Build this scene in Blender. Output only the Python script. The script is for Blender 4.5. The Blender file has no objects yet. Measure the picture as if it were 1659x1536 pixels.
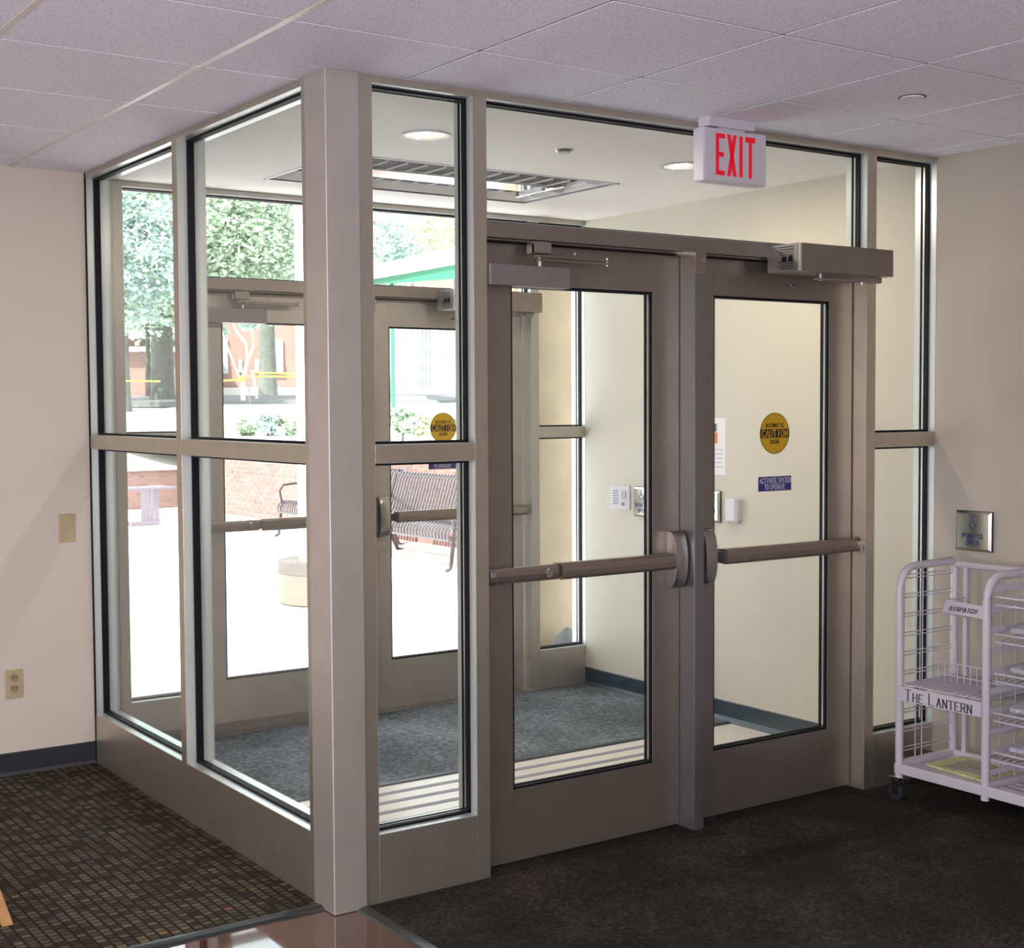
import bpy, bmesh, math, random
from mathutils import Vector, Matrix
random.seed(7)
S = bpy.context.scene
C = S.collection
R = math.radians

# ------------------------------------------------------------------ camera, world, light, exposure
FPX = 2279.65
cam_d = bpy.data.cameras.new('camera')
cam_d.sensor_width = 36.0
cam_d.lens = FPX * 36.0 / 1659.0
cam_d.clip_start = 0.02
cam_d.clip_end = 400
cam = bpy.data.objects.new('camera', cam_d)
C.objects.link(cam)
yaw, pit, rol = R(34.6245), R(-2.8166), R(-0.31756)
fw = Vector((math.sin(yaw) * math.cos(pit), math.cos(yaw) * math.cos(pit), math.sin(pit)))
rr = fw.cross(Vector((0, 0, 1))).normalized()
uu = rr.cross(fw)
r2 = rr * math.cos(rol) + uu * math.sin(rol)
u2 = -rr * math.sin(rol) + uu * math.cos(rol)
CAM = Vector((-2.01574, -3.91378, 1.60587))
cam.matrix_world = Matrix(((r2.x, u2.x, -fw.x, CAM.x), (r2.y, u2.y, -fw.y, CAM.y), (r2.z, u2.z, -fw.z, CAM.z), (0, 0, 0, 1)))
S.camera = cam

W = bpy.data.worlds.new('sky')
S.world = W
W.use_nodes = True
bg = W.node_tree.nodes['Background']
bg.inputs['Color'].default_value = (0.86, 0.93, 1.0, 1)
bg.inputs['Strength'].default_value = 3.0

sun_d = bpy.data.lights.new('sun', 'SUN')
sun_d.energy = 10.5
sun_d.angle = R(0.6)
sun_d.color = (1.0, 0.96, 0.88)
sun = bpy.data.objects.new('sun', sun_d)
C.objects.link(sun)
sun.rotation_euler = Vector((-0.62, -0.24, 0.80)).to_track_quat('Z', 'Y').to_euler()


def area(name, loc, size, power, color, direction=(0, 0, -1)):
    d = bpy.data.lights.new(name, 'AREA')
    d.shape = 'RECTANGLE'
    d.size, d.size_y = size
    d.energy = power
    d.color = color
    o = bpy.data.objects.new(name, d)
    o.location = loc
    o.rotation_euler = (-Vector(direction)).to_track_quat('Z', 'Y').to_euler()
    C.objects.link(o)
    return o


# unseen area lamps added to brighten the lobby from left, behind and overhead
area('lobby_window_light', (-5.85, -1.7, 1.25), (1.7, 7.6), 330, (0.86, 0.90, 1.0), (1, 0, 0.55))
area('lobby_window_light', (-2.6, -7.1, 1.25), (5.2, 1.7), 130, (0.88, 0.91, 1.0), (0, 1, 0.55))
for _x, _y in ((-1.9, -1.9), (-3.9, -0.6), (-3.9, -3.4)):
    area('troffer_light', (_x, _y, 2.58), (0.55, 1.15), 26, (1.0, 0.90, 0.78))  # unseen overhead lamps, added to lift the room light
# the photographer's flash, beside the lens
_fl = bpy.data.lights.new('camera_flash', 'AREA')
_fl.shape = 'RECTANGLE'; _fl.size = 0.05; _fl.size_y = 0.03; _fl.energy = 38; _fl.color = (1.0, 0.97, 0.95)
_flo = bpy.data.objects.new('camera_flash', _fl)
_flo.location = CAM + r2 * -0.05 + u2 * 0.04 + fw * 0.03
_flo.rotation_euler = (-fw).to_track_quat('Z', 'Y').to_euler()
C.objects.link(_flo)

S.view_settings.view_transform = 'Standard'
S.view_settings.look = 'None'
S.view_settings.exposure = 0.64
S.view_settings.gamma = 1.0
S.view_settings.use_curve_mapping = False
S.cycles.use_denoising = True
S.cycles.max_bounces = 10
S.cycles.transparent_max_bounces = 24
S.cycles.sample_clamp_indirect = 6.0
S.cycles.caustics_reflective = False
S.cycles.caustics_refractive = False


# ------------------------------------------------------------------ materials
def lin(r, g, b):
    f = lambda c: (c / 255 / 12.92) if c / 255 <= 0.04045 else ((c / 255 + 0.055) / 1.055) ** 2.4
    return (f(r), f(g), f(b), 1)


def mat(name, col, rough=0.6, metal=0.0, noise=None, bump=None, spec=None, emit=None, coat=None, rnd=None):
    m = bpy.data.materials.new(name)
    m.use_nodes = True
    nt = m.node_tree
    p = nt.nodes['Principled BSDF']
    p.inputs['Base Color'].default_value = col
    p.inputs['Roughness'].default_value = rough
    p.inputs['Metallic'].default_value = metal
    if spec is not None: p.inputs['Specular IOR Level'].default_value = spec
    if coat: p.inputs['Coat Weight'].default_value = coat
    tc = nt.nodes.new('ShaderNodeTexCoord')
    geo = nt.nodes.new('ShaderNodeNewGeometry')
    last = None
    if noise:
        sc, amt = noise
        n = nt.nodes.new('ShaderNodeTexNoise')
        n.inputs['Scale'].default_value = sc
        n.inputs['Detail'].default_value = 5
        nt.links.new(geo.outputs['Position'], n.inputs['Vector'])
        mr = nt.nodes.new('ShaderNodeMapRange')
        mr.inputs['From Min'].default_value = 0.3
        mr.inputs['From Max'].default_value = 0.7
        mr.inputs['To Min'].default_value = 1 - amt
        mr.inputs['To Max'].default_value = 1 + amt
        nt.links.new(n.outputs['Fac'], mr.inputs['Value'])
        last = mr.outputs['Result']
    if rnd:
        oi = nt.nodes.new('ShaderNodeObjectInfo')
        mr2 = nt.nodes.new('ShaderNodeMapRange')
        mr2.inputs['To Min'].default_value = 1 - rnd
        mr2.inputs['To Max'].default_value = 1 + rnd
        nt.links.new(oi.outputs['Random'], mr2.inputs['Value'])
        if last:
            mm = nt.nodes.new('ShaderNodeMath'); mm.operation = 'MULTIPLY'
            nt.links.new(last, mm.inputs[0]); nt.links.new(mr2.outputs['Result'], mm.inputs[1])
            last = mm.outputs[0]
        else:
            last = mr2.outputs['Result']
    if last:
        v = nt.nodes.new('ShaderNodeVectorMath'); v.operation = 'SCALE'
        v.inputs[0].default_value = col[:3]
        nt.links.new(last, v.inputs['Scale'])
        nt.links.new(v.outputs[0], p.inputs['Base Color'])
    if bump:
        sc, st, dist = bump
        n = nt.nodes.new('ShaderNodeTexNoise')
        n.inputs['Scale'].default_value = sc
        n.inputs['Detail'].default_value = 3
        nt.links.new(geo.outputs['Position'], n.inputs['Vector'])
        b = nt.nodes.new('ShaderNodeBump')
        b.inputs['Strength'].default_value = st
        b.inputs['Distance'].default_value = dist
        nt.links.new(n.outputs['Fac'], b.inputs['Height'])
        nt.links.new(b.outputs['Normal'], p.inputs['Normal'])
    if emit:
        p.inputs['Emission Color'].default_value = emit[0]
        p.inputs['Emission Strength'].default_value = emit[1]
    return m


M = {}
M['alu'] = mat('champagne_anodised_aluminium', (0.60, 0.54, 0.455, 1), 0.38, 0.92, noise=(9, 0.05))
M['alu_outer'] = mat('weathered_anodised_aluminium', (0.50, 0.465, 0.425, 1), 0.42, 0.8, noise=(9, 0.05))  # greyer and darker than the inner frame metal
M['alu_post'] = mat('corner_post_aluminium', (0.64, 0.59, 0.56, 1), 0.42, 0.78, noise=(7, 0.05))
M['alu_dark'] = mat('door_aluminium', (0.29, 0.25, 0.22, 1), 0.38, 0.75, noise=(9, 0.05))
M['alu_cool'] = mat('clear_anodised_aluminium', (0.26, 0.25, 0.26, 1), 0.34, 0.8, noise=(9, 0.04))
M['hardware'] = mat('exit_bar_bronze_metal', (0.30, 0.25, 0.22, 1), 0.30, 0.8, noise=(30, 0.06))
M['hardware_end'] = mat('satin_steel', (0.42, 0.39, 0.37, 1), 0.25, 0.9)
M['closer'] = mat('closer_painted_metal', (0.27, 0.235, 0.24, 1), 0.35, 0.5)
M['stop'] = mat('pale_glazing_stop', (0.60, 0.63, 0.62, 1), 0.3, 0.45)  # paler strips put the light on the mullion returns into colour
M['gasket'] = mat('black_rubber_gasket', (0.006, 0.005, 0.010, 1), 0.6, spec=0.2)
M['spacer'] = mat('glazing_spacer', (0.75, 0.74, 0.66, 1), 0.22, 0.85)
M['steel'] = mat('brushed_steel', (0.50, 0.49, 0.46, 1), 0.16, 1.0)
M['steel_dark'] = mat('dark_steel', (0.06, 0.06, 0.075, 1), 0.35, 0.6)
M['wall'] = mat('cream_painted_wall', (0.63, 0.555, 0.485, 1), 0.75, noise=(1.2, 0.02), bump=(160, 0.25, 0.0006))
M['wall_r'] = mat('beige_cream_painted_wall', (0.40, 0.345, 0.295, 1), 0.75, noise=(1.2, 0.02), bump=(160, 0.25, 0.0006))  # same cream paint; the fall-off of light is put into this darker colour
M['wall_v'] = mat('cream_painted_vestibule_wall', (0.60, 0.545, 0.455, 1), 0.6, noise=(1.2, 0.02), bump=(160, 0.25, 0.0006))
M['wall_far'] = mat('beige_painted_wall', (0.55, 0.48, 0.42, 1), 0.8, noise=(1.5, 0.05))
M['plaster'] = mat('white_plaster_ceiling', (0.93, 0.88, 0.86, 1), 0.8, bump=(90, 0.15, 0.0006))
M['base'] = mat('black_rubber_base', (0.018, 0.020, 0.028, 1), 0.42)
M['base_v'] = mat('dark_blue_rubber_base', (0.03, 0.045, 0.06, 1), 0.35)
M['tbar'] = mat('ceiling_grid_metal', (0.10, 0.085, 0.09, 1), 0.6)  # shade between the tiles is put into this dark bar colour
M['tbar_main'] = mat('ceiling_main_runner', (0.72, 0.66, 0.60, 1), 0.4)
M['white'] = mat('white_enamel', (0.54, 0.50, 0.57, 1), 0.3, noise=(20, 0.02))
M['white_plastic'] = mat('white_plastic', (0.60, 0.565, 0.63, 1), 0.35)
M['almond'] = mat('almond_plastic', (0.46, 0.36, 0.22, 1), 0.35)
M['almond2'] = mat('almond_plastic_dark', (0.30, 0.24, 0.15, 1), 0.35)
M['red'] = mat('exit_red_letters', (0.75, 0.005, 0.03, 1), 0.4, emit=((1, 0.01, 0.05, 1), 0.12))
M['yellow'] = mat('caution_sticker_yellow', (0.62, 0.36, 0.01, 1), 0.45)
M['black_ink'] = mat('black_print', (0.015, 0.012, 0.012, 1), 0.5)
M['blue_stk'] = mat('blue_sticker', (0.03, 0.03, 0.19, 1), 0.4)
M['blue_ink'] = mat('blue_print', (0.02, 0.03, 0.16, 1), 0.4)
M['sticker_text'] = mat('sticker_white_print', (0.55, 0.52, 0.65, 1), 0.5)
M['paper'] = mat('poster_paper', (0.80, 0.76, 0.80, 1), 0.7)
M['orange'] = mat('orange_print', (0.75, 0.18, 0.04, 1), 0.6)
M['newsprint'] = mat('yellow_newsprint', (0.62, 0.60, 0.30, 1), 0.8, noise=(60, 0.25))
M['news_grey'] = mat('grey_newsprint', (0.42, 0.42, 0.50, 1), 0.8, noise=(70, 0.3))
M['rubber'] = mat('dark_rubber_edge', (0.018, 0.024, 0.024, 1), 0.3)
M['floor_wood'] = mat('polished_red_brown_floor', (0.085, 0.026, 0.014, 1), 0.07, noise=(5, 0.15), coat=1.0)
M['tile_floor'] = mat('pale_threshold_floor', (0.72, 0.64, 0.58, 1), 0.33, noise=(6, 0.02))
M['tile_groove'] = mat('grey_threshold_groove', (0.25, 0.24, 0.29, 1), 0.6)
M['brown_slat'] = mat('brown_grille_metal', (0.05, 0.03, 0.024, 1), 0.7)
M['glossy_white'] = mat('glossy_white_panel', (0.78, 0.80, 0.76, 1), 0.06, 0.35)
M['reflector'] = mat('downlight_reflector', (0.9, 0.82, 0.7, 1), 0.15, 0.6)
M['lamp'] = mat('lamp_glow', (1, 0.9, 0.75, 1), 0.3, emit=((1, 0.78, 0.55, 1), 0.30))
M['lamp_w'] = mat('lamp_tube_glow', (1, 0.97, 0.9, 1), 0.3, emit=((1, 0.96, 0.88, 1), 9.0))
M['oak'] = mat('pale_oak', (0.50, 0.26, 0.11, 1), 0.45, noise=(30, 0.15))
# outdoors
M['patio'] = mat('sunlit_pale_concrete', (0.80, 0.78, 0.79, 1), 0.8, noise=(0.6, 0.06), bump=(20, 0.2, 0.004))
M['patio_edge'] = mat('pinkish_paving', (0.42, 0.34, 0.33, 1), 0.8, noise=(2, 0.1))
M['brick'] = mat('red_brick', (0.225, 0.125, 0.11, 1), 0.85, noise=(25, 0.08), rnd=0.15)
M['brick_dark'] = mat('dark_brick', (0.16, 0.115, 0.13, 1), 0.85, rnd=0.1)
M['mortar'] = mat('pale_mortar', (0.50, 0.46, 0.42, 1), 0.9)
M['cap'] = mat('pale_limestone', (0.60, 0.56, 0.50, 1), 0.8)
M['stone_base'] = mat('column_base_stone', (0.16, 0.135, 0.112, 1), 0.85, noise=(4, 0.12))
M['stone'] = mat('tan_stone', (0.36, 0.27, 0.18, 1), 0.85, noise=(4, 0.14))
M['stone_dark'] = mat('weathered_stone_band', (0.115, 0.10, 0.09, 1), 0.85, noise=(6, 0.2))
M['col_white'] = mat('white_painted_column', (0.75, 0.74, 0.76, 1), 0.6)
M['bench'] = mat('bench_powder_coated_steel', (0.075, 0.062, 0.07, 1), 0.2, 0.4)
M['bench_far'] = mat('grey_bench_metal', (0.24, 0.20, 0.25, 1), 0.4, 0.3)
M['lawn'] = mat('sunlit_lawn_and_path', (0.60, 0.60, 0.56, 1), 0.9, noise=(0.4, 0.15))
M['road'] = mat('grey_road', (0.17, 0.17, 0.18, 1), 0.9, noise=(2, 0.1))
M['leaf'] = mat('sunlit_leaves', (0.42, 0.53, 0.39, 1), 0.7)  # leaf colours lightened to stand in for veiling glare
M['leaf2'] = mat('bluish_leaves', (0.40, 0.53, 0.49, 1), 0.6)
M['leaf3'] = mat('yellow_green_leaves', (0.60, 0.66, 0.46, 1), 0.6)
M['bark'] = mat('grey_bark', (0.13, 0.14, 0.13, 1), 0.9, noise=(8, 0.25))
M['bark_pale'] = mat('pale_bark', (0.45, 0.42, 0.36, 1), 0.9)
M['facade_brick'] = mat('far_red_brick', (0.30, 0.18, 0.155, 1), 0.9, noise=(3, 0.08))
M['facade_pale'] = mat('far_pale_stone', (0.58, 0.56, 0.56, 1), 0.85)
M['facade_dark'] = mat('far_dark_opening', (0.12, 0.09, 0.11, 1), 0.6)
M['far_glass'] = mat('far_window_glass', (0.35, 0.40, 0.42, 1), 0.15, 0.0)
M['green_paint'] = mat('green_painted_metal', (0.04, 0.21, 0.135, 1), 0.4)
M['tape'] = mat('yellow_barrier_tape', (0.75, 0.58, 0.05, 1), 0.5)


def glass_mat():
    m = bpy.data.materials.new('clear_window_glass')
    m.use_nodes = True
    nt = m.node_tree
    nt.nodes.clear()
    out = nt.nodes.new('ShaderNodeOutputMaterial')
    tr = nt.nodes.new('ShaderNodeBsdfTransparent'); tr.inputs['Color'].default_value = (0.955, 0.97, 0.96, 1)
    gl = nt.nodes.new('ShaderNodeBsdfGlossy'); gl.inputs['Roughness'].default_value = 0.0
    # reflectance rises towards grazing angles, the same on both faces of the pane
    geo = nt.nodes.new('ShaderNodeNewGeometry')
    dot = nt.nodes.new('ShaderNodeVectorMath'); dot.operation = 'DOT_PRODUCT'
    nt.links.new(geo.outputs['Normal'], dot.inputs[0]); nt.links.new(geo.outputs['Incoming'], dot.inputs[1])
    last = dot.outputs['Value']
    for op, v, inv in (('ABSOLUTE', None, 0), ('SUBTRACT', 1.0, 1), ('POWER', 5.0, 0), ('MULTIPLY_ADD', 0.93, 0)):
        n = nt.nodes.new('ShaderNodeMath'); n.operation = op
        if inv: n.inputs[0].default_value = v; nt.links.new(last, n.inputs[1])
        else:
            nt.links.new(last, n.inputs[0])
            if v is not None: n.inputs[1].default_value = v
        if op == 'MULTIPLY_ADD': n.inputs[2].default_value = 0.025
        last = n.outputs[0]
    mx = nt.nodes.new('ShaderNodeMixShader')
    nt.links.new(last, mx.inputs[0])
    nt.links.new(tr.outputs[0], mx.inputs[1])
    nt.links.new(gl.outputs[0], mx.inputs[2])
    nt.links.new(mx.outputs[0], out.inputs[0])
    return m


M['glass'] = glass_mat()


def node_mat(name, rough, build, bump=None):
    m = bpy.data.materials.new(name)
    m.use_nodes = True
    nt = m.node_tree
    p = nt.nodes['Principled BSDF']
    p.inputs['Roughness'].default_value = rough
    p.inputs['Specular IOR Level'].default_value = 0.25
    geo = nt.nodes.new('ShaderNodeNewGeometry')
    build(nt, p, geo)
    return m


def ramp(nt, stops, interp='LINEAR'):
    r = nt.nodes.new('ShaderNodeValToRGB')
    r.color_ramp.interpolation = interp
    e = r.color_ramp.elements
    e[0].position, e[0].color = stops[0]
    e[1].position, e[1].color = stops[1]
    for pos, c in stops[2:]:
        x = e.new(pos); x.color = c
    return r


def build_patterned(nt, p, geo):
    L = nt.links.new
    sep = nt.nodes.new('ShaderNodeSeparateXYZ'); L(geo.outputs['Position'], sep.inputs[0])
    def math_(op, a, b=None):
        n = nt.nodes.new('ShaderNodeMath'); n.operation = op
        for i, v in enumerate((a, b)):
            if v is None: continue
            if isinstance(v, (int, float)): n.inputs[i].default_value = v
            else: L(v, n.inputs[i])
        return n.outputs[0]
    cx = math_('DIVIDE', sep.outputs[0], 0.035)
    fx = math_('FLOOR', cx)
    off = math_('MULTIPLY', math_('MODULO', fx, 2.0), 0.5)
    cy = math_('ADD', math_('DIVIDE', sep.outputs[1], 0.031), off)
    fy = math_('FLOOR', cy)
    rx = math_('FRACT', cx); ry = math_('FRACT', cy)
    cmb = nt.nodes.new('ShaderNodeCombineXYZ'); L(fx, cmb.inputs[0]); L(fy, cmb.inputs[1])
    wn = nt.nodes.new('ShaderNodeTexWhiteNoise'); wn.noise_dimensions = '2D'; L(cmb.outputs[0], wn.inputs['Vector'])
    big = nt.nodes.new('ShaderNodeTexNoise'); big.inputs['Scale'].default_value = 5.0; big.inputs['Detail'].default_value = 4
    mp = nt.nodes.new('ShaderNodeMapping'); mp.inputs['Scale'].default_value = (1.0, 2.2, 1.0)
    L(geo.outputs['Position'], mp.inputs['Vector']); L(mp.outputs[0], big.inputs['Vector'])
    v = math_('ADD', math_('MULTIPLY', wn.outputs['Value'], 0.55), math_('MULTIPLY', math_('SUBTRACT', big.outputs['Fac'], 0.27), 0.95))
    rp = ramp(nt, [(0.0, (0.018, 0.010, 0.008, 1)), (0.30, (0.034, 0.020, 0.013, 1)), (0.5, (0.062, 0.055, 0.036, 1)), (0.78, (0.10, 0.092, 0.065, 1)), (0.90, (0.19, 0.105, 0.035, 1))])
    L(v, rp.inputs[0])
    gx = math_('MULTIPLY', math_('GREATER_THAN', rx, 0.24), math_('GREATER_THAN', ry, 0.22))
    mx = nt.nodes.new('ShaderNodeMix'); mx.data_type = 'RGBA'
    mx.inputs['A'].default_value = (0.010, 0.006, 0.006, 1)
    L(gx, mx.inputs['Factor']); L(rp.outputs[0], mx.inputs['B'])
    L(mx.outputs['Result'], p.inputs['Base Color'])
    b = nt.nodes.new('ShaderNodeBump'); b.inputs['Strength'].default_value = 0.6; b.inputs['Distance'].default_value = 0.003
    L(gx, b.inputs['Height']); L(b.outputs[0], p.inputs['Normal'])


M['carpet_pattern'] = node_mat('woven_patterned_carpet', 0.95, build_patterned)


def build_speckle(dark, mid, light, scale):
    def f(nt, p, geo):
        L = nt.links.new
        n = nt.nodes.new('ShaderNodeTexNoise'); n.inputs['Scale'].default_value = scale; n.inputs['Detail'].default_value = 6; n.inputs['Roughness'].default_value = 0.75
        n2 = nt.nodes.new('ShaderNodeTexNoise'); n2.inputs['Scale'].default_value = 2.2; n2.inputs['Detail'].default_value = 3
        L(geo.outputs['Position'], n.inputs['Vector']); L(geo.outputs['Position'], n2.inputs['Vector'])
        a = nt.nodes.new('ShaderNodeMath'); a.operation = 'MULTIPLY_ADD'; a.inputs[1].default_value = 0.45; 
        L(n2.outputs['Fac'], a.inputs[0]); 
        s = nt.nodes.new('ShaderNodeMath'); s.operation = 'SUBTRACT'; s.inputs[1].default_value = 0.225
        L(n.outputs['Fac'], s.inputs[0]); L(s.outputs[0], a.inputs[2])
        rp = ramp(nt, [(0.36, dark), (0.5, mid), (0.68, light)])
        L(a.outputs[0], rp.inputs[0]); L(rp.outputs[0], p.inputs['Base Color'])
        b = nt.nodes.new('ShaderNodeBump'); b.inputs['Strength'].default_value = 0.8; b.inputs['Distance'].default_value = 0.004
        L(n.outputs['Fac'], b.inputs['Height']); L(b.outputs[0], p.inputs['Normal'])
    return f


M['mat_brown'] = node_mat('brown_walkoff_carpet', 0.95, build_speckle((0.004, 0.003, 0.0025, 1), (0.010, 0.008, 0.0065, 1), (0.055, 0.046, 0.036, 1), 70))
M['mat_grey'] = node_mat('blue_grey_vestibule_mat', 0.9, build_speckle((0.06, 0.066, 0.072, 1), (0.125, 0.135, 0.15, 1), (0.27, 0.29, 0.32, 1), 45))


def build_tile(nt, p, geo):
    L = nt.links.new
    n = nt.nodes.new('ShaderNodeTexNoise'); n.inputs['Scale'].default_value = 130; n.inputs['Detail'].default_value = 4; n.inputs['Roughness'].default_value = 0.7
    L(geo.outputs['Position'], n.inputs['Vector'])
    rp = ramp(nt, [(0.30, (0.44, 0.42, 0.50, 1)), (0.46, (0.87, 0.84, 0.93, 1)), (0.7, (0.93, 0.91, 0.98, 1))])
    L(n.outputs['Fac'], rp.inputs[0]); L(rp.outputs[0], p.inputs['Base Color'])
    b = nt.nodes.new('ShaderNodeBump'); b.inputs['Strength'].default_value = 0.5; b.inputs['Distance'].default_value = 0.002
    L(n.outputs['Fac'], b.inputs['Height']); L(b.outputs[0], p.inputs['Normal'])


M['ceil_tile'] = node_mat('mineral_fibre_ceiling_tile', 0.95, build_tile)


# ------------------------------------------------------------------ mesh helpers
class MB:
    def __init__(s):
        s.v, s.f = [], []

    def add(s, vs, fs):
        n = len(s.v)
        s.v += [tuple(v) for v in vs]
        s.f += [tuple(i + n for i in f) for f in fs]
        return s

    def box(s, x0, x1, y0, y1, z0, z1):
        if x0 > x1: x0, x1 = x1, x0
        if y0 > y1: y0, y1 = y1, y0
        if z0 > z1: z0, z1 = z1, z0
        return s.add([(x0, y0, z0), (x1, y0, z0), (x1, y1, z0), (x0, y1, z0), (x0, y0, z1), (x1, y0, z1), (x1, y1, z1), (x0, y1, z1)],
                     [(0, 3, 2, 1), (4, 5, 6, 7), (0, 1, 5, 4), (1, 2, 6, 5), (2, 3, 7, 6), (3, 0, 4, 7)])

    def prism(s, pts, axis, a0, a1):
        """closed polygon pts (2D) extruded along axis ('x','y','z') from a0 to a1"""
        def mk(u, v, a):
            return {'x': (a, u, v), 'y': (u, a, v), 'z': (u, v, a)}[axis]
        n = len(pts)
        vs = [mk(u, v, a0) for u, v in pts] + [mk(u, v, a1) for u, v in pts]
        fs = [tuple(range(n)), tuple(range(2 * n - 1, n - 1, -1))]
        fs += [(i, i + n, (i + 1) % n + n, (i + 1) % n) for i in range(n)]
        return s.add(vs, fs)

    def cyl(s, c, r, h, axis='z', n=20, r1=None):
        r1 = r if r1 is None else r1
        vs = []
        for k, (rad, t) in enumerate(((r, 0), (r1, h))):
            for i in range(n):
                a = 2 * math.pi * i / n
                u, v = rad * math.cos(a), rad * math.sin(a)
                if axis == 'z': vs.append((c[0] + u, c[1] + v, c[2] + t))
                elif axis == 'x': vs.append((c[0] + t, c[1] + u, c[2] + v))
                else: vs.append((c[0] + u, c[1] + t, c[2] + v))
        fs = [tuple(range(n)), tuple(range(2 * n - 1, n - 1, -1))] + [(i, i + n, (i + 1) % n + n, (i + 1) % n) for i in range(n)]
        return s.add(vs, fs)

    def ring(s, c, r0, r1, h, n=28):
        vs = []
        for rad, t in ((r0, 0), (r1, 0), (r1, h), (r0, h)):
            for i in range(n):
                a = 2 * math.pi * i / n
                vs.append((c[0] + rad * math.cos(a), c[1] + rad * math.sin(a), c[2] + t))
        fs = []
        for k in range(4):
            for i in range(n):
                j = (i + 1) % n
                fs.append((k * n + i, k * n + j, ((k + 1) % 4) * n + j, ((k + 1) % 4) * n + i))
        return s.add(vs, fs)

    def tube(s, pts, r, n=8, closed=False):
        pts = [Vector(p) for p in pts]
        rs = r if isinstance(r, (list, tuple)) else [r] * len(pts)
        rings = []
        up = Vector((0.13, 0.27, 0.95)).normalized()
        for i, p in enumerate(pts):
            a = pts[max(i - 1, 0)]; b = pts[min(i + 1, len(pts) - 1)]
            if closed:
                a = pts[i - 1]; b = pts[(i + 1) % len(pts)]
            t = (b - a).normalized()
            x = t.cross(up)
            if x.length < 1e-3: x = t.cross(Vector((1, 0, 0)))
            x.normalize(); y = t.cross(x).normalized()
            rings.append([p + (x * math.cos(2 * math.pi * k / n) + y * math.sin(2 * math.pi * k / n)) * rs[i] for k in range(n)])
        vs = [v for rg in rings for v in rg]
        fs = []
        m = len(rings)
        for i in range(m if closed else m - 1):
            for k in range(n):
                j = (i + 1) % m
                fs.append((i * n + k, i * n + (k + 1) % n, j * n + (k + 1) % n, j * n + k))
        if not closed:
            fs += [tuple(range(n - 1, -1, -1)), tuple((m - 1) * n + k for k in range(n))]
        return s.add(vs, fs)


def link(name, me):
    o = bpy.data.objects.new(name, me)
    C.objects.link(o)
    return o


def wloc(p):
    v = Vector((0, 0, 0))
    while p is not None:
        v += Vector(p.location)
        if p.parent is not None:
            v += p.matrix_parent_inverse.translation
        p = p.parent
    return v


def obj(name, mb, m, parent=None, bevel=0.0, smooth=False):
    """one mesh object; coordinates are world coordinates"""
    me = bpy.data.meshes.new(name)
    me.from_pydata(mb.v, [], mb.f)
    bm = bmesh.new(); bm.from_mesh(me)
    bmesh.ops.recalc_face_normals(bm, faces=bm.faces)
    if bevel > 0:
        es = [e for e in bm.edges if len(e.link_faces) == 2 and e.calc_face_angle(0) > 0.6]
        bmesh.ops.bevel(bm, geom=es, offset=bevel, segments=2, affect='EDGES', profile=0.6, clamp_overlap=True)
    bm.to_mesh(me); bm.free()
    if smooth:
        for p in me.polygons: p.use_smooth = True
        me.set_sharp_from_angle(angle=R(42))
    me.materials.append(m)
    o = link(name, me)
    if parent is not None:
        o.parent = parent
        o.matrix_parent_inverse = Matrix.Translation(-wloc(parent))
    return o


def tag(o, label=None, cat=None, group=None, kind=None):
    if label: o['label'] = label
    if cat: o['category'] = cat
    if group: o['group'] = group
    if kind: o['kind'] = kind
    return o


def thing(name, label, cat, loc, group=None):
    o = bpy.data.objects.new(name, None)
    o.empty_display_size = 0.1
    C.objects.link(o)
    o.location = loc
    return tag(o, label, cat, group)


def struct(name, loc=(0, 0, 0), label=None, cat=None):
    o = bpy.data.objects.new(name, None)
    o.empty_display_size = 0.1
    C.objects.link(o)
    o.location = loc
    return tag(o, label, cat, None, 'structure')


def B(x0, x1, y0, y1, z0, z1):
    return MB().box(x0, x1, y0, y1, z0, z1)


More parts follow.
